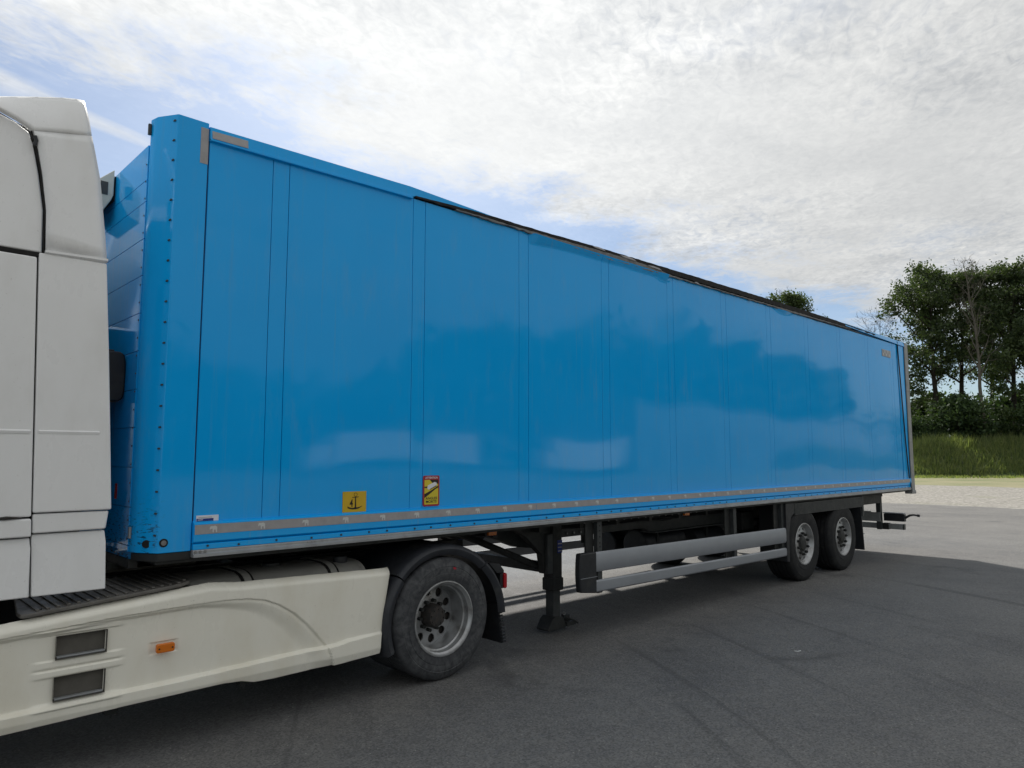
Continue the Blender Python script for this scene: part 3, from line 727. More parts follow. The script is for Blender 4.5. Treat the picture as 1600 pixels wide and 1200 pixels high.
def wheel(kind, root, x, y, z, flip=False, twin=False, spin=0.):
    """wheel = rim with tyre, hub, nuts; outer face towards -y (or +y when flipped)"""
    w = link('wheel', SH[kind+'_rim'], 'rim_steel', root)
    w.location = (x-root.location.x, y-root.location.y, z-root.location.z)
    w.rotation_euler = (0, spin, math.pi if flip else 0)
    link('tyre', SH[kind+'_tyre'], 'tyre_rubber' if kind == 'd' else 'trailer_rubber', w)
    if twin: link('inner_tyre', SH[kind+'_tyre'], 'trailer_rubber', w, (0,.335,0))
    link('hub', SH[kind+'_hub'], 'rusty_hub' if kind == 'd' else 'dark_steel', w)
    n = link('wheel_nuts', SH[kind+'_nuts'], 'dark_steel', w); n['kind'] = 'stuff'
    link('brake_drum', SH[kind+'_brake'], 'rusty_hub', w)
    return w
for i, x in enumerate((8.93, 10.335)):
    wheel('t', TR, x, .02, .525, False, False, .3*i)
    wheel('t', TR, x, WD-.02, .525, True, False, .7*i)
    part('axle', MB().tube([(x,.3,.53),(x,WD-.3,.53)], .07, 16), 'dark_steel', TR)
    part('trailing_arm', MB().box(x-.55,x+.3,.80,.88,.55,.72), 'dark_steel', TR, .01)
    part('air_spring', MB().tube([(x+.25,.84,.70),(x+.25,.84,.86)], .13, 20), 'black_plastic', TR)
# ribbed wheel cover above the pair, with its front flap and rear mud flap
cv = part('wheel_cover', MB().box(8.62,11.13,.012,.30,.955,1.125), 'chassis_grey', TR, .004)
rb = MB()
for k in range(9): rb.box(8.625,11.125,.004,.0125,.962+.0175*k,.971+.0175*k)
part('cover_ribs', rb, 'chassis_grey', cv, .002)
part('cover_flap', MB().prism_y([(8.345,1.13),(8.618,1.13),(8.618,.99),(8.50,.93),(8.43,.72),(8.42,.32),(8.34,.33)], .012, .42), 'black_plastic', TR, .008)
part('cover_post', MB().box(11.132,11.19,.008,.10,.80,1.13), 'chassis_grey', TR, .005)
for yy in (.03, WD-.43):
    f = part('mud_flap', MB().prism_y([(11.10,.953),(11.13,.953),(11.205,.24),(11.175,.24)], yy, yy+.40), 'black_plastic', TR, .003)
part('flap_tab', MB().box(11.185,11.215,.02,.05,.50,.512), 'print_white', TR)
# rear underrun gear
XR = 13.05
part('rear_bracket', MB().box(XR,XR+.10,.40,.48,.42,1.06), 'chassis_grey', TR, .005)
part('rear_bracket', MB().box(XR,XR+.10,WD-.48,WD-.40,.42,1.06), 'chassis_grey', TR, .005)
part('rear_cross_beam', MB().box(XR-.06,XR-.005,.5,WD-.5,.90,1.06), 'dark_steel', TR, .005)
ub = part('underrun_beam', MB().box(XR+.11,XR+.20,.06,WD-.06,.43,.53), 'steel_post', TR, .005)
part('beam_end', MB().box(XR+.108,XR+.202,.035,.058,.428,.532), 'chassis_grey', ub, .004)
part('beam_clamp', MB().box(XR+.09,XR+.207,.30,.40,.42,.54), 'dark_steel', ub, .004)
lb = part('lamp_beam', MB().box(XR+.11,XR+.16,.62,WD-.62,.575,.745), 'steel_post', TR, .005)
part('beam_plate', MB().box(XR-.03,XR-.006,.40,.75,.57,.74), 'steel_post', TR, .005)
tlm = part('tail_lamp', MB().box(XR+.10,XR+.20,.02,.385,.580,.715), 'black_plastic', TR, .008)
part('lamp_cover', MB().box(XR+.08,XR+.21,.03,.39,.722,.738), 'guard_alu', tlm, .004)
part('lens', MB().box(XR+.201,XR+.215,.04,.37,.60,.70), 'red_lens', tlm, .004)
ar = MB().tube([(XR+.15,.02,.65),(XR+.16,-.06,.70),(XR+.16,-.12,.712),(XR+.16,-.19,.705)], [.024,.02,.016,.016], 10)
part('position_lamp_arm', ar, 'black_plastic', TR)
part('arm_lamp', MB().tube([(XR+.16,-.185,.705),(XR+.16,-.225,.70)], .024, 12), 'black_plastic', TR)
part('side_lamp_plate', MB().box(11.5,12.7,.25,.29,.94,1.10), 'dark_steel', TR, .005)

# ================================================================== TRACTOR
TK = empty('truck_tractor', (.6, 1.3, 0)); tag(TK, 'white truck tractor with cream side skirt parked in front of the blue trailer', 'truck')
YT = .03
def bend(mb, fn):
    mb.v = [(x, y+fn(x, z), z) for x, y, z in mb.v]; return mb
# cab core
cab = part('cab', MB().prism_y([(-.74,1.05),(-.74,3.55),(-1.0,3.70),(-2.3,3.62),(-2.75,2.9),(-2.85,1.9),(-2.85,.75),(-2.2,.75),(-2.1,1.05)], .10, 2.46), 'white_paint', TK, .03)
# side fairing below, in four panels with steps between
def plate(name, pts, y0, m='white_paint', th=.045, bev=.010, fn=None, parent=TK, seg=3):
    mb = MB().prism_y(pts, y0, y0+th)
    if fn: bend(mb, fn)
    return part(name, mb, m, parent, bev, seg)
gx = lambda z: np.interp(z, [1.0,1.45,2.2,2.95], [-.630,-.648,-.674,-.702])   # front joint of the fairing
rx = lambda z: np.interp(z, [1.0,1.36,1.48,2.2,2.97], [-.258,-.271,-.252,-.296,-.352])
def fair(zlist):
    return [(gx(z)+.0025, z) for z in zlist]+[(rx(z), z) for z in zlist[::-1]]
fairing = plate('side_fairing', fair([1.482,1.93,2.4,2.953]), .050)
# crease across the panel
crease = lambda x0, x1: MB().add([(x0,.0485,1.922),(x1,.0485,1.922),(x1,.045,1.936),(x0,.045,1.936),(x1,.051,1.945),(x0,.051,1.945)], [(0,1,2,3),(3,2,4,5)])
part('crease', crease(gx(1.93)+.02,-.34), 'white_paint', fairing, smooth=0)
plate('fairing_step', [(gx(1.36)+.004,1.368),(gx(1.48)+.004,1.476),(-.262,1.476),(-.274,1.37)], .064)
lowf = MB().prism_y([(gx(1.02)+.004,1.022),(gx(1.36)+.004,1.30),(gx(1.36)+.004,1.362),(-.273,1.362),(-.270,1.30),(-.258,1.022)], .062, .11)
part('lower_fairing', bend(lowf, lambda x, z: .028*max(0, (z-1.30)/.06) if z > 1.30 else 0), 'white_paint', TK, .008, 3)
part('fairing_return', MB().box(-.42,-.39,.15,.55,1.03,2.93), 'white_paint', TK, .008)
part('dark_backing', MB().box(-.80,-.40,.112,.14,1.04,2.95), 'black_seal', TK)  # black sheet added to block light so the panel joints look dark
part('dark_backing', MB().box(-.82,-.58,.120,.14,2.951,3.60), 'black_seal', TK)
part('roof_dark_backing', MB().prism_y([(-.70,3.45),(-.72,3.66),(-.93,3.74),(-1.4,3.76),(-1.4,3.45)], .125, .15), 'black_seal', TK)  # black sheet added to keep sky from showing through the roof joint
part('cab_back', MB().box(-.738,-.725,.16,2.40,1.06,3.5), 'chassis_grey', TK, .004)
part('dark_backing', MB().box(-1.26,-.745,.093,.099,1.04,3.62), 'black_seal', TK)  # further black sheet added behind the joints to block light
# panels forward of the joint (door side)
plate('sleeper_panel', [(gx(1.462)-.004,1.462),(gx(2.92)-.006,2.925),(-1.25,2.925),(-1.25,1.462)], .052)
part('crease', crease(-1.23, gx(1.93)-.02), 'white_paint', TK, smooth=0)
plate('sleeper_step', [(gx(1.35)-.004,1.352),(gx(1.45)-.004,1.452),(-1.25,1.452),(-1.25,1.352)], .046)
lp = MB().prism_y([(gx(1.02)-.006,1.022),(gx(1.34)-.004,1.29),(gx(1.34)-.004,1.344),(-1.25,1.344),(-1.25,1.29),(-1.25,1.022)], .060, .11)
part('lower_panel', bend(lp, lambda x, z: .026*max(0, (z-1.29)/.06) if z > 1.29 else 0), 'white_paint', TK, .008, 3)
part('leaf_litter', MB().tube([(-.84,.046,1.458),(-.77,.042,1.462),(-.70,.046,1.459)], [.004,.010,.003], 6), 'rusty_hub', TK)
dr = plate('door', [(-1.258,1.15),(-1.258,2.925),(-1.9,2.925),(-2.25,2.1),(-2.25,1.15)], .055)
part('door_window', MB().prism_y([(-1.36,2.15),(-1.36,2.80),(-1.86,2.80),(-2.15,2.15)], .046, .054), 'window_glass', dr)
part('door_handle', MB().box(-1.48,-1.32,.03,.05,1.98,2.02), 'black_plastic', dr, .006)
part('wheel_arch', MB().lathe_y([(.60,.06),(.64,.05),(.66,.08),(.66,.5),(.60,.5)], 48, (-1.62,0,.52)), 'fender_plastic', TK)
# high roof: side panel, and the fairing behind it
plate('roof_side_panel', [(-.681,2.957),(-.690,3.208),(-.722,3.416),(-.759,3.596),(-.782,3.655),(-.845,3.694),(-.94,3.725),(-1.3,3.735),(-1.9,3.60),(-2.2,3.35),(-2.1,2.957)], .075, fn=lambda x, z: .04*max(0,(z-3.2)))
part('roof_joint', MB().box(-2.05,-.686,.060,.12,2.930,2.953), 'black_seal', TK)
rf = MB()
lo = [(-.669,2.962),(-.679,3.208),(-.709,3.416),(-.745,3.596),(-.765,3.652)]
hi = [(-.352,2.972),(-.368,3.114),(-.413,3.462),(-.448,3.62),(-.471,3.715)]
rows = 9; nc = 8; V = []
for i in range(rows):
    t = i/(rows-1)*(len(lo)-1); k = min(int(t), len(lo)-2); f = t-k
    a = np.array(lo[k])*(1-f)+np.array(lo[k+1])*f; b = np.array(hi[k])*(1-f)+np.array(hi[k+1])*f
    for j in range(nc):
        q = j/(nc-1); p = a*(1-q)+b*q
        V.append((p[0], .050-.012*math.sin(math.pi*q)*(1-i/(rows-1))+.05*max(0, q-.85)**1.0*.6, p[1]))
rf.grid(V, rows, nc); rf.f = [q[::-1] for q in rf.f]
top = [(-1.35,3.745,.055,-1.35,3.80),(-1.1,3.742,.054,-1.1,3.815),(-.93,3.732,.052,-.925,3.838),(-.845,3.700,.052,-.84,3.868),(-.765,3.652,.050,-.739,3.902),(-.617,3.69,.046,-.62,3.938),(-.52,3.707,.049,-.545,3.958),(-.471,3.715,.059,-.502,3.966)]
V = []
for (x0,z0,y0,x1,z1) in top:
    for k in range(9):
        t = k/8; V.append((x0+(x1-x0)*t, y0+.095*t**1.5, z0+(z1-z0)*t))
rf.grid(V, len(top), 9)
rfo = part('roof_fairing', rf, 'white_paint', TK, smooth=22)
sd = rfo.modifiers.new('thickness', 'SOLIDIFY'); sd.thickness = .03; sd.offset = -1
part('fairing_lip', MB().add([(-.672,.062,2.945),(-.350,.062,2.955),(-.350,.036,2.966),(-.672,.036,2.957),(-.672,.036,2.968),(-.350,.036,2.978),(-.35,.06,2.98),(-.672,.06,2.97)], [(0,1,2,3),(3,2,5,4),(4,5,6,7),(1,6,5,2),(0,3,4,7)]), 'white_paint', rfo, smooth=0)
part('joint_seal', MB().tube([(-.678,.062,2.96),(-.686,.062,3.208),(-.717,.062,3.416),(-.753,.066,3.596),(-.775,.068,3.655)], .004, 6), 'black_seal', rfo)
part('joint_clip', MB().tube([(-.757,.052,3.57),(-.750,.052,3.60),(-.758,.052,3.625)], .011, 8), 'black_plastic', rfo)
part('roof_fairing_far', MB().prism_y([(-.67,2.96),(-.76,3.65),(-.73,3.88),(-.52,3.94),(-.41,3.46),(-.352,2.97)], 2.45, 2.5), 'white_paint', TK, .01)
part('side_fairing_far', MB().box(-.735,-.28,2.46,2.51,1.03,2.94), 'white_paint', TK, .01)
part('dark_backing', MB().box(-.72,-.30,2.42,2.455,1.04,2.94), 'black_seal', TK)  # black liner added so the front wall mirrors dark
# ---- cream side skirt: one moulded panel
xs = np.unique(np.concatenate([np.linspace(-1.15,1.745,330), [-.492,-.243]]))
zs_ = np.unique(np.concatenate([np.linspace(.295,1.03,150), [.668,.788,.442,.566]]))
ztop = lambda x: np.interp(x, [-1.15,-.767,-.534,-.30,-.038,.20,.343,.44,.55,1.0,1.745],[.868,.893,.914,.934,.955,.973,.986,.977,.966,.955,.934])
zbot = lambda x: np.interp(x, [-1.15,-.7,-.1,.45,.57,.66,.80,1.0,1.635],[.318,.322,.336,.342,.332,.306,.300,.304,.315])
xrear = lambda z: np.interp(z, [.30,.333,.43,.53,.70,.85,.934,1.03],[1.633,1.635,1.640,1.650,1.682,1.718,1.745,1.76])
curve = np.array([(-1.3,.80),(-.762,.826),(-.173,.858),(.23,.868),(.46,.868),(.60,.858),(.713,.834),(.82,.788),(.93,.715),(1.03,.625),(1.11,.535),(1.18,.455),(1.2,.40)])
def curve_d(x, z):   # signed distance, positive inside (below and ahead of the curve)
    best = 9; sgn = 1
    for (ax, az), (bx_, bz) in zip(curve[:-1], curve[1:]):
        ex, ez = bx_-ax, bz-az; t = max(0, min(1, ((x-ax)*ex+(z-az)*ez)/(ex*ex+ez*ez)))
        d = math.hypot(x-ax-ex*t, z-az-ez*t)
        if d < best: best = d; sgn = -1 if ex*(z-az)-ez*(x-ax) > 0 else 1
    return best*sgn
def skirt_y(x, z):
    y = 0.
    d = curve_d(x, z)
    wid = np.interp(x, [.3,.75,1.1],[.035,.12,.16])
    if d > 0: y += .013*min(1, d/.006)-.004*float(sstep(.006, .03, np.array(d)))+.026*float(sstep(.01, wid, np.array(d)))
    zl = np.interp(x, [-1.15,.25,1.25,1.35,1.61],[.402,.41,.436,.452,.458])       # lower ledge
    y -= .032*float(np.clip((zl+.020-z)/.018,0,1)) if x < 1.30 else .032*float(np.clip((zl+.020-z)/.018,0,1))*float(np.interp(x,[1.30,1.62],[1,.25]))
    zt = float(ztop(x)); t = (z-(zt-.055))/.055
    if t > 0: y += .050*t*t
    y += .018*max(0, (.36-z)/.06)
    y += .035*max(0,(x-1.62)/.12)**2
    # raised bars above and below the vents
    for za, zb_ in ((.805,.822),(.625,.655),(.575,.60),(.405,.425)):
        if za-.012 < z < zb_+.012 and -.62 < x < -.12:
            y -= .009*float(sstep(za-.012,za,np.array(z)))*(1-float(sstep(zb_,zb_+.012,np.array(z))))*float(sstep(-.62,-.55,np.array(x)))*(1-float(sstep(-.2,-.12,np.array(x))))
    # dish round the marker lamp
    dl = max(abs(x-.083)/.085, abs(z-.632)/.038)
    if dl < 1: y += .010*min(1, (1-dl)*5)
    return YT+y
sk = MB(); nx, nz = len(xs), len(zs_); V = []; 
for x in xs:
    for z in zs_:
        zz = min(max(z, float(zbot(x))), float(ztop(x))); xx = min(x, float(xrear(zz))); V.append((xx, skirt_y(xx, zz), zz))
sk.v = V
for i in range(nx-1):
    for j in range(nz-1):
        xm, zm = (xs[i]+xs[i+1])/2, (zs_[j]+zs_[j+1])/2
        if -.492 < xm < -.243 and (.668 < zm < .788 or .442 < zm < .566): continue
        q = (i*nz+j, (i+1)*nz+j, (i+1)*nz+j+1, i*nz+j+1)
        pts = {tuple(round(c, 5) for c in V[k]) for k in q}
        if len(pts) == 4: sk.f.append(q)
        elif len(pts) == 3:
            seen = []; 
            for k in q:
                if tuple(round(c,5) for c in V[k]) not in [tuple(round(c,5) for c in V[s]) for s in seen]: seen.append(k)
            sk.f.append(tuple(seen))
used = sorted({k for f in sk.f for k in f}); mp = {k: i for i, k in enumerate(used)}
sk.v = [V[k] for k in used]; sk.f = [tuple(mp[k] for k in f) for f in sk.f]
skirt = part('side_skirt', sk, 'cream_paint', TK, smooth=30)
skirt.modifiers.new('thickness', 'SOLIDIFY').thickness = .016; skirt.modifiers['thickness'].offset = -1
for z0, z1 in ((.668,.788),(.442,.566)):
    v = part('vent', MB().add([(-.497,.045,z0-.005),(-.238,.045,z0-.005),(-.238,.045,z1+.005),(-.497,.045,z1+.005),(-.49,.085,z0+.01),(-.245,.085,z0+.01),(-.245,.085,z1),(-.49,.085,z1)],
        [(0,1,5,4),(1,2,6,5),(2,3,7,6),(3,0,4,7),(4,5,6,7)]), 'vent_grey', TK, smooth=0)
    part('vent_sill', MB().box(-.489,-.246,.05,.082,z0+.002,z0+.012), 'aluminium', v, .003)
ol = part('side_marker_lamp', MB().prism_y(rr_rect(.030,.136,.606,.659,.012), .022, .05), 'orange_lens', TK, .006, 3)
sc_ = MB()
for x in (.045,.121): sc_.cyl_y(x, .632, .005, .019, .024, 8)
part('lamp_screws', sc_, 'black_seal', ol, stuff=True)
for x in (-.18, .62):
    h = MB().box(x-.035,x+.035,.10,.16,.285,.33); h.tube([(x,.12,.29),(x+.004,.12,.262)], .007, 6)
    part('skirt_bracket', h, 'dark_steel', TK, .003)
part('skirt_far', MB().box(-1.15,1.70,2.47,2.50,.32,.96), 'cream_paint', TK, .01)
# ---- tread plate and step behind the cab
tp = [(-.675,.16),(-.672,.060),(-.64,.040),(.02,.042),(.17,.058),(.235,.10),(.26,.19),(.24,.70),(-.60,.70)]
def slope(mb):
    mb.v = [(x, y, z-.995+float(np.interp(x, [-.67,-.53,-.30,-.04,.20,.30],[.932,.944,.963,.984,1.003,1.009]))) for x, y, z in mb.v]; return mb
tre = part('tread_plate', slope(MB().prism_z(tp, .975, .998)), 'tread_plate', TK, .006)
rbs = MB()
for k in range(17):
    x = -.60+.05*k; rbs.box(x, x+.018, .065 if x < .16 else .12, .68, .9985, 1.007)
part('tread_ribs', slope(rbs), 'tread_plate', tre, .003)
part('tread_screw', slope(MB().tube([(-.575,.10,.998),(-.575,.10,1.004)], .012, 10)), 'dark_steel', tre)
part('catwalk', MB().box(-.62,.55,.85,1.75,1.0,1.02), 'tread_plate', TK, .004)
# fuel tank behind the skirt
def rsq(y, z, hy, hz, n=36, e=.55):
    o = []
    for k in range(n):
        t = 2*math.pi*k/n; c, s_ = math.cos(t), math.sin(t); o.append((y+hy*abs(c)**e*math.copysign(1,c), z+hz*abs(s_)**e*math.copysign(1,s_)))
    return o
for far_ in (0, 1):
    yc = .42 if not far_ else WD-.42
    tk = part('fuel_tank', MB().prism_x(rsq(yc,.68,.32,.32), .25, 1.58), 'tank_grey', TK, .03, 3)
    for x in (.60, 1.25):
        part('tank_strap', MB().prism_x(rsq(yc,.68,.327,.327), x, x+.085), 'black_seal', tk)
        part('strap_band', MB().prism_x(rsq(yc,.68,.331,.331), x+.018, x+.067), 'tank_grey', tk)
    part('filler_cap', MB().tube([(1.42,yc-.14,.98),(1.42,yc-.14,1.035)], .055, 20), 'black_plastic', tk, .008)
    part('sender_cap', MB().tube([(.92,yc-.02,.99),(.92,yc-.02,1.022)], .065, 20), 'dark_steel', tk, .006)
# chassis rails, fifth wheel
for y in (.86, 1.66):
    part('frame_rail', MB().box(-2.4,3.05,y,y+.08,.72,.98), 'dark_steel', TK, .006)
for x in (-.2,.9,1.6,2.8): part('frame_cross', MB().box(x,x+.1,.945,1.655,.74,.94), 'dark_steel', TK, .004)
part('fifth_wheel', MB().prism_z([(1.2,.85),(2.2,.80),(2.55,1.0),(2.2,1.25),(2.2,1.35),(2.55,1.6),(2.2,1.8),(1.2,1.75)], 1.0, 1.052), 'dark_steel', TK, .01)
part('fifth_wheel_mount', MB().box(1.4,2.0,.945,1.655,.945,.998), 'dark_steel', TK, .01)
hs = MB()
for k in range(3): hs.tube([(-.30+.03*k,1.0+.12*k,1.55),(-.25,1.02+.12*k,1.15),(.1,1.0+.1*k,1.04+.02*k),(.5,1.05+.08*k,1.035)], .016, 8)
part('air_hose', hs, 'black_plastic', TK)
# wheels
XD = 2.232
dw = wheel('d', TK, XD, .0, .485, False, True, .2)
wheel('d', TK, XD, WD, .485, True, True, .1)
part('drive_axle', MB().tube([(XD,.5,.485),(XD,WD-.5,.485)], .10, 16), 'dark_steel', TK)
part('differential', MB().lathe_y([(.001,-.22),(.18,-.16),(.24,0),(.18,.16),(.001,.22)], 24, (XD,1.3,.485)), 'dark_steel', TK)
wheel('t', TK, -1.62, .08, .525); wheel('t', TK, -1.62, WD-.08, .525, True)
# red paint mark on the drive tyre
part('paint_mark', MB().add([(XD+.075,-.0090,.888),(XD+.105,-.0088,.882),(XD+.110,-.0090,.865),(XD+.080,-.0093,.868)],[(0,1,2,3)]), 'print_red', TK, smooth=0)
# three-piece wing over the drive wheels
def wing(a0, a1, Rf, name, far_=False, n=24):
    prof = [(-.085,.022),(-.060,.002),(-.035,-.004),(-.012,.008),(0,.035),(.004,.10),(.004,.62),(-.012,.62),(-.012,.11),(-.02,.045),(-.04,.020),(-.075,.035)]
    vs = []; m = len(prof)
    for i in range(n+1):
        a = R(a0+(a1-a0)*i/n); rr = Rf(a0+(a1-a0)*i/n)
        for dr_, y in prof: vs.append((XD+(rr+dr_)*math.cos(a), (WD-y) if far_ else y, .485+(rr+dr_)*math.sin(a)))
    fs = [(i*m+k, (i+1)*m+k, (i+1)*m+(k+1)%m, i*m+(k+1)%m) for i in range(n) for k in range(m)]
    fs += [tuple(range(m)), tuple(range(n*m+m-1, n*m-1, -1))]
    return part(name, MB().add(vs, fs), 'fender_plastic', TK, fixn=True, smooth=40)
RF = lambda a: float(np.interp(a, [-12,10,40,65,90,130,160,200],[.70,.665,.615,.595,.588,.60,.60,.60]))
for f_ in (False, True):
    wing(139.5, 42, RF, 'wing_top', f_, 34)
    wing(201, 140.5, lambda a: RF(a)-.012, 'wing_front', f_, 20)
    wing(41, -4, lambda a: RF(a)+.008, 'wing_rear', f_, 18)
    y0 = .03 if not f_ else WD-.63
    mf = part('mud_flap', MB().prism_y([(2.86,.50),(2.885,.50),(2.945,.16),(2.92,.16)], y0+.03, y0+.60), 'black_plastic', TK, .003)
    fz = MB()
    for k in range(11):
        z = .17+.028*k; xx = 2.94-.06*(z-.16)/.34
        fz.box(xx-.02, xx+.018, y0+.012, y0+.03, z, z+.014)
    part('flap_fringe', fz, 'black_plastic', mf, stuff=True)
    tl = part('tail_lamp', MB().box(2.955,3.0,.12,.42,.615,.75) if not f_ else MB().box(2.955,3.0,WD-.42,WD-.12,.615,.75), 'black_plastic', TK, .01)
    part('lens', MB().prism_y(rr_rect(2.99,3.03,.615,.75,.018), .105 if not f_ else WD-.40, .40 if not f_ else WD-.105), 'red_lens', tl, .008, 3)
    part('lamp_bracket', MB().add(*(lambda m: (m.v, m.f))(MB().prism_y([(2.80,.86),(2.93,.84),(2.985,.78),(2.985,.755),(2.90,.76)], .10 if not f_ else WD-.45, .45 if not f_ else WD-.10))), 'black_plastic', tl, .005)

# ================================================================== LITTER
pp = MB(); r_ = random.Random(9)
pp.add([(5.12,-1.590,.002),(5.150,-1.607,.006),(5.156,-1.602,.009),(5.126,-1.584,.004),(5.09,-1.575,.008),(5.093,-1.569,.010)], [(0,1,2,3),(0,3,5,4)])
tag(part('paper_scrap', pp, 'paper', smooth=0), 'thin white paper strip lying on the grey asphalt right of the trailer', 'litter')
gt = MB()
for k in range(260):
    x, y = r_.uniform(-.5, 12), r_.uniform(-3.6, -.3); s = r_.choice([.003,.004,.005,.007])
    a = r_.uniform(0, 3); pts = []
    for q in range(5): pts.append((x+s*math.cos(a+q*1.257)*r_.uniform(.6,1.2), y+s*math.sin(a+q*1.257)*r_.uniform(.6,1.2)))
    gt.add([(px, py, 0.001) for px, py in pts]+[(x, y, s*.9)], [(q, (q+1)%5, 5) for q in range(5)])
go = part('loose_grit', gt, 'gravel', smooth=0); go['kind'] = 'stuff'; go['label'] = 'small pale stones scattered over the asphalt'; go['category'] = 'grit'

# ================================================================== BANK WITH TALL GRASS
bl = np.array([(20,95),(44,55),(60,30),(70.5,17),(79,7),(88,-8),(96,-30),(100,-60)], float)
seg = np.concatenate([[0], np.cumsum(np.hypot(*np.diff(bl, axis=0).T))])
def bank_pt(s): return np.array([np.interp(s, seg, bl[:,0]), np.interp(s, seg, bl[:,1])])
def bank_n(s):
    d = bank_pt(s+.5)-bank_pt(s-.5); d /= np.hypot(*d); return np.array([-d[1], d[0]])   # points away from the yard
def bank_h(s, w):
    base = 2.95+.35*math.sin(s*.11+1.)+.30*math.sin(s*.33)+.20*math.sin(s*.9+2)+.10*math.sin(s*2.3)
    f = np.interp(w, [0,1.2,3.2,5.,7.5,13],[0,.28,.78,.97,1.0,.55]); return -.03+base*f+.05*math.sin(s*2.1+w*3)*f
ns_, nw_ = 160, 16; V = []
for i in range(ns_):
    s = seg[-1]*i/(ns_-1); p, n = bank_pt(s), bank_n(s)
    if n[0] < 0: n = -n
    for j in range(nw_):
        w = 13*j/(nw_-1)+.35*math.sin(s*.8)*(j == 0); q = p+n*w; V.append((q[0], q[1], bank_h(s, w)))
struct(part('earth_bank', MB().grid(V, ns_, nw_), 'bank_soil', smooth=60))
def blades(cnt, smin, smax, wmin, wmax, hmin, hmax, wd):
    S = rng.uniform(smin, smax, cnt); Wd = rng.uniform(wmin, wmax, cnt); vs = np.zeros((cnt*3,3))
    for i in range(cnt):
        p, n = bank_pt(S[i]), bank_n(S[i])
        if n[0] < 0: n = -n
        q = p+n*Wd[i]; z = bank_h(S[i], max(0, Wd[i])) if Wd[i] > 0 else -.03; h = rng.uniform(hmin, hmax); a = rng.uniform(0, 6.283)
        dx, dy = math.cos(a)*wd, math.sin(a)*wd; lx, ly = rng.normal(0, .35*h, 2)
        vs[3*i] = (q[0]-dx, q[1]-dy, z-.03); vs[3*i+1] = (q[0]+dx, q[1]+dy, z-.03); vs[3*i+2] = (q[0]+lx, q[1]+ly, z+h)
    return vs
V = np.concatenate([blades(42000, 58, 112, .0, 8.2, .30, .75, .055), blades(7000, 58, 112, 3.5, 8.2, .7, 1.35, .045), blades(5000, 58, 112, -5, .6, .10, .28, .06)])
me = bpy.data.meshes.new('tall_grass'); me.from_pydata(V.tolist(), [], [(3*i,3*i+1,3*i+2) for i in range(len(V)//3)])
tg = link('tall_grass', me, 'grass_blade'); tg['kind'] = 'stuff'; tg['label'] = 'tall green grass covering the earth bank'; tg['category'] = 'grass'

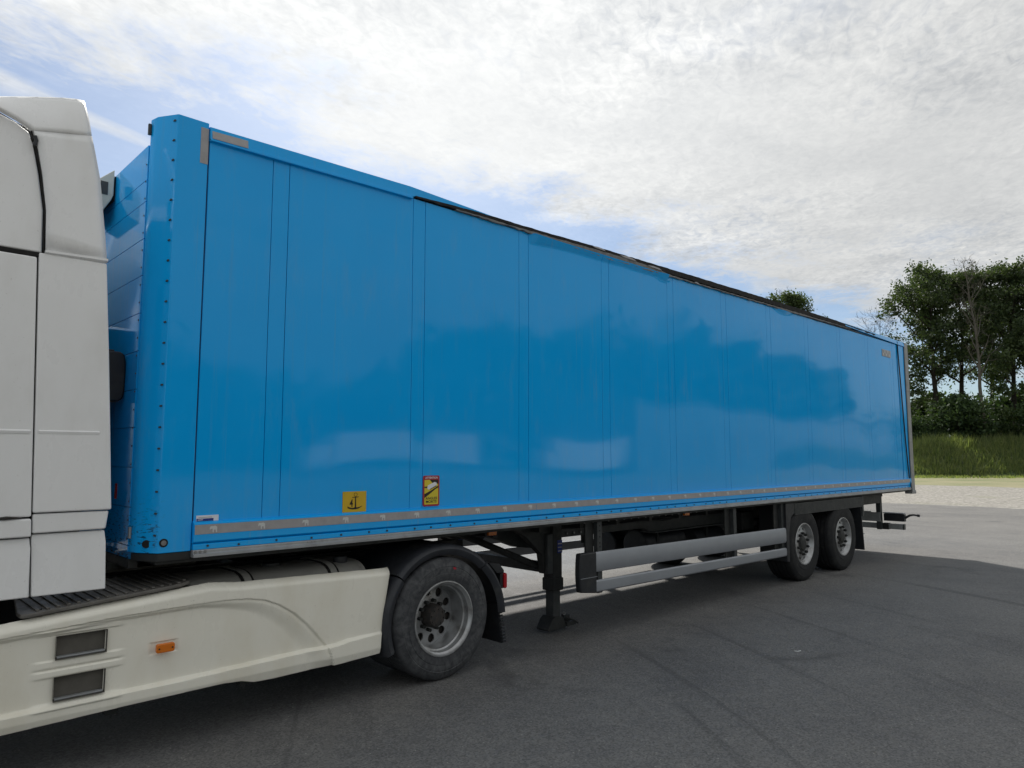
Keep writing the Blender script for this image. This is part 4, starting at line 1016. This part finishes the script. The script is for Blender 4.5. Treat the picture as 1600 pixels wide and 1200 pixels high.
# ================================================================== TREES
def grow(seed, height, spread, nl, start, leaves_per, lsize, rbase, bare=False, lean=(0,0), up=.55, sub=5, clr=1.0, droop=0.):
    """trunk + limbs as one tapered mesh, crown as leaf faces clumped round the twig ends"""
    r = random.Random(seed); tb = MB(); tips = []
    n = 9; tr = []; x = y = 0.
    for i in range(n+1):
        t = i/n; x += r.uniform(-.02,.02)*height*.5; y += r.uniform(-.02,.02)*height*.5
        tr.append(Vector((x+lean[0]*t, y+lean[1]*t, height*.92*t)))
    rad = [max(.02, rbase*(1-.9*(i/n)**.85)) for i in range(n+1)]; rad[0] *= 1.2
    tb.tube(tr, rad, 8)
    def at(t):
        k = min(int(t*n), n-1); f = t*n-k; return tr[k].lerp(tr[k+1], f), rad[k]*(1-f)+rad[k+1]*f
    for b in range(nl):
        t = start+(1-start)*((b+.5)/nl)**.9; p, pr_ = at(min(t, .985)); a = b*2.4+r.uniform(-.5,.5)
        env = math.sin(math.pi*min(1, max(.12, (t-start)/(1-start)*.78+.22)))**.6
        ln = spread*env*r.uniform(.75,1.15)
        d = Vector((math.cos(a), math.sin(a), up+r.uniform(-.15,.35))).normalized(); pts = [p]; cur = p.copy()
        for q in range(5):
            d = (d+Vector((r.uniform(-.22,.22), r.uniform(-.22,.22), r.uniform(-.08,.20)-droop))).normalized(); cur = cur+d*ln/5; pts.append(cur.copy())
        r0 = min(pr_*.62, .16); tb.tube(pts, [r0*(1-.85*q/5) for q in range(6)], 5)
        for q in range(sub):
            f = r.uniform(.30, 1.0); k = min(int(f*5), 4); bp = pts[k].lerp(pts[k+1], f*5-k)
            d2 = Vector((r.gauss(0,1), r.gauss(0,1), r.gauss(.35,.6))).normalized(); l2 = ln*r.uniform(.22,.42); s2 = [bp]; c2 = bp.copy()
            for w in range(3):
                d2 = (d2+Vector((r.uniform(-.3,.3), r.uniform(-.3,.3), r.uniform(-.1,.25)))).normalized(); c2 = c2+d2*l2/3; s2.append(c2.copy())
            tb.tube(s2, [r0*.38, r0*.28, r0*.18, .008], 4)
            tips.append((s2[-1], l2)); tips.append((s2[2], l2))
            if bare:
                for e in range(4):
                    bp2 = s2[r.randint(1,3)]; d3 = (d2+Vector((r.gauss(0,.7), r.gauss(0,.7), r.gauss(.3,.5)))).normalized(); l3 = l2*r.uniform(.4,.9)
                    e1 = bp2+d3*l3*.5; e2 = e1+(d3+Vector((r.gauss(0,.3),r.gauss(0,.3),.2))).normalized()*l3*.5
                    tb.tube([bp2, e1, e2], [.016,.012,.006], 3)
        tips.append((pts[-1], ln*.3))
    tips.append((tr[-1], spread*.3))
    lv = None
    if not bare:
        rg = np.random.default_rng(seed); C = []; 
        for p, l in tips:
            m = int(leaves_per*rg.uniform(.5,1.5)); sg_ = np.array([.55,.55,.38])*clr*rg.uniform(.7,1.3)
            C.append(np.array(p)+rg.normal(0, 1, (m,3))*sg_)
        C = np.concatenate(C); m = len(C)
        a = rg.normal(0,1,(m,3)); a /= np.linalg.norm(a,axis=1)[:,None]; b = rg.normal(0,1,(m,3)); b -= a*(a*b).sum(1)[:,None]; b /= np.linalg.norm(b,axis=1)[:,None]
        s = lsize*rg.uniform(.55,1.25,(m,1)); V = np.empty((m,4,3)); V[:,0] = C-a*s; V[:,1] = C+b*s*.6; V[:,2] = C+a*s; V[:,3] = C-b*s*.6
        lv = bpy.data.meshes.new('crown'); lv.vertices.add(m*4); lv.vertices.foreach_set('co', V.ravel())
        lv.loops.add(m*4); lv.loops.foreach_set('vertex_index', np.arange(m*4)); lv.polygons.add(m); lv.polygons.foreach_set('loop_start', np.arange(m)*4); lv.update(calc_edges=True)
    return mesh('trunk', tb, smooth=60), lv
def px_dir(px):     # horizontal direction through a picture column
    d = fw+Vector((math.cos(YAW), -math.sin(YAW), 0))*((px-800)/1121.43); d.z = 0; return d.normalized()
def base_at(px, dist, z): d = px_dir(px); return (CAM.x+d.x*dist, CAM.y+d.y*dist, z)
def tree(name, px, dist, z, label, group, args, leaf='leaf_dark', bark='bark', cat='tree', rot=0.):
    tm, lv = args; t = empty(name, base_at(px, dist+6, z-.1)); t.rotation_euler = (0,0,rot)
    tag(t, label, cat, group); link('trunk', tm, bark, t)
    if lv is not None: link('crown', lv, leaf, t)
    return t
GB = 'trees behind the grass bank'
big1 = grow(11, 21.0, 6.0, 20, .36, 46, .16, .36, sub=8, clr=.76)
big2 = grow(23, 20.6, 6.0, 20, .38, 46, .16, .36, sub=8, clr=.76)
big3 = grow(37, 20.8, 6.0, 20, .34, 46, .16, .34, sub=8, clr=.76)
mid1 = grow(41, 12.6, 4.0, 13, .2, 44, .155, .22, sub=6, clr=.66)
shr1 = grow(53, 4.0, 2.4, 10, .06, 70, .14, .10, sub=5, clr=.8)
shr2 = grow(59, 4.8, 2.6, 11, .06, 70, .14, .12, sub=5, clr=.8)
tree('leafy_tree', 1462, 84, 2.3, 'tall dark leafy tree nearest the trailer, leftmost of the row on the bank', GB, big1, rot=.3)
tree('leafy_tree', 1508, 87, 2.3, 'tall dark leafy tree just left of the pale dead trunk', GB, big2, rot=1.9)
tree('leafy_tree', 1585, 86, 2.3, 'tall dark leafy tree just right of the pale dead trunk', GB, big3, rot=.8)
tree('leafy_tree', 1650, 88, 2.3, 'tall leafy tree cut off by the right edge of the picture', GB, big1, 'leaf_mid', rot=3.5)
tree('leafy_tree', 1548, 99, 2.3, 'leafy tree behind the pale dead trunk, at the back of the row', GB, big1, 'leaf_mid', rot=4.4)
tree('leafy_tree', 1243, 92, 2.3, 'round leafy tree top showing alone above the trailer roof', GB, grow(71, 21.6, 4.4, 15, .42, 46, .16, .35, sub=7, clr=.72), 'leaf_mid', rot=.5)
tree('young_tree', 1418, 86, 2.2, 'lower leafy tree beside the rear edge of the trailer', GB, mid1, 'leaf_mid', rot=.2)
tree('young_tree', 1622, 82, 2.3, 'lower bright green tree near the right picture edge', GB, mid1, 'leaf_mid', rot=2.6)
tree('dead_tree', 1541, 80, 2.4, 'pale dead tree with bare trunk standing in front of the leafy trees', GB, grow(83, 21.0, 3.8, 17, .36, 0, 0, .24, bare=True, lean=(.3,1.2), up=1.6, sub=5), bark='bark_grey')
tree('bare_tree', 1378, 92, 2.3, 'bare twiggy tree rising behind the rear top corner of the trailer', GB, grow(97, 18.0, 5.0, 20, .35, 0, 0, .18, bare=True, up=1.1, sub=8), bark='twig_bark')
tree('bare_tree', 1234, 96, 2.3, 'bare twigs sticking up beside the round tree top above the trailer roof', GB, grow(101, 23.4, 3.4, 12, .5, 0, 0, .16, bare=True, up=1.4, sub=5), bark='twig_bark')
for k, (px, d, m_, rt) in enumerate([(1436,80,shr1,.1),(1498,80.5,shr1,2.2),(1562,82,shr1,4.0),(1632,81,shr1,.7),(1400,82,shr2,2.0),(1448,92,shr2,.4),(1515,93,shr2,5.6),(1575,93,shr1,1.6),(1612,94,shr2,2.9)]):
    q_ = tree('shrub', px, d, 2.2, 'dark green shrub in the thicket under the trees on the bank', 'thicket under the trees', m_, 'leaf_shrub', cat='shrub', rot=rt)
    sc = [.8,1.25,.65,1.1,.9,1.3,.7,1.2,1.35,1.0,1.3,1.1][k]; q_.scale = (sc*1.05, sc*1.05, sc)
# a deeper wood beyond, seen only as one dark mass between the trunks
def wood(name, x0, y0, x1, y1, depth, hs, cnt, ls, seed, zb=0.):
    rg = np.random.default_rng(seed); m = cnt
    t = rg.uniform(0,1,m); d = rg.uniform(0,1,m); L_ = math.hypot(x1-x0,y1-y0); nx_, ny_ = -(y1-y0)/L_, (x1-x0)/L_
    hh = np.interp(t, np.linspace(0,1,len(hs)), hs)*(1+.10*np.sin(t*L_*.9)+.07*np.sin(t*L_*2.3+1))
    z = hh*(1-rg.uniform(0,1,m)**1.3*.98)
    C = np.stack([x0+(x1-x0)*t+nx_*depth*d, y0+(y1-y0)*t+ny_*depth*d, zb+z], 1)
    # clump
    K = rg.integers(0, m, m//14); j = rg.integers(0, len(K), m); C = C[K][j]+rg.normal(0, 1, (m,3))*np.array([1.3,1.3,.9]); C[:,2] = np.maximum(C[:,2], .3+zb)
    a = rg.normal(0,1,(m,3)); a /= np.linalg.norm(a,axis=1)[:,None]; b = rg.normal(0,1,(m,3)); b -= a*(a*b).sum(1)[:,None]; b /= np.linalg.norm(b,axis=1)[:,None]
    s = ls*rg.uniform(.6,1.3,(m,1)); V = np.empty((m,4,3)); V[:,0] = C-a*s; V[:,1] = C+b*s*.7; V[:,2] = C+a*s; V[:,3] = C-b*s*.7
    lv = bpy.data.meshes.new(name); lv.vertices.add(m*4); lv.vertices.foreach_set('co', V.ravel())
    lv.loops.add(m*4); lv.loops.foreach_set('vertex_index', np.arange(m*4)); lv.polygons.add(m); lv.polygons.foreach_set('loop_start', np.arange(m)*4); lv.update(calc_edges=True)
    o = link(name, lv, 'leaf_shrub'); o['kind'] = 'stuff'; return o
w1 = wood('far_wood', 60, 75, 118, -40, 16, [6,6,6.5,6,7.5,6.5,7,7], 44000, .24, 5, 1.0); w1['label'] = 'dark wood behind the trees'; w1['category'] = 'wood'

# ================================================================== ACROSS THE YARD (mirrored in the paint)
w2 = wood('mirrored_wood', 175, -62, -40, -62, 14, [19,21,20,23,22,20,19,18,9,9,18,16,11,12], 30000, .95, 6); w2['label'] = 'row of trees across the yard mirrored in the blue trailer side'; w2['category'] = 'wood'
WH = empty('warehouse', (115,-56,0)); tag(WH, 'long low pale warehouse mirrored in the rear half of the blue trailer side', 'building')
part('wall', MB().box(67,163,-66,-47,-.02,8.2), 'cladding', WH, .05)
part('roof', MB().prism_x([(-66.3,8.2),(-46.7,8.2),(-46.7,8.45),(-56,9.4),(-66.3,8.45)], 66.6, 163.4), 'roof_sheet', WH)
for k in range(9):
    d = part('dock_door', MB().box(72+10*k,76+10*k,-46.98,-46.9,.9,4.6), 'roof_sheet', WH, .02)
def box_truck(x0, x1, h, y, label):
    t = empty('parked_box_truck', ((x0+x1)/2, y, 0)); tag(t, label, 'truck', 'box trucks parked across the yard')
    part('box_body', MB().box(x0,x1,y-2.5,y,1.0,h), 'print_white', t, .04)
    part('cab', MB().prism_y([(x0-2.1,.6),(x0-2.1,1.5),(x0-1.7,2.7),(x0-.15,2.7),(x0-.15,.6)], y-2.4, y-.1), 'print_white', t, .08)
    part('frame', MB().box(x0-1.8,x1,y-1.9,y-.6,.6,.98), 'dark_steel', t)
    for x in (x0-1.1, x1-1.4):
        for yy in (y-.02, y-2.48): part('wheel', MB().cyl_y(x, .5, .5, yy-.15, yy+.15, 24), 'trailer_rubber', t, .03)
box_truck(27.6, 34.2, 3.8, -45, 'white box truck mirrored left of the warning sticker')
box_truck(36.4, 42.3, 4.0, -44, 'white box truck mirrored above the warning sticker')
box_truck(52, 62.5, 4.1, -45, 'white box truck mirrored low in the middle panels')
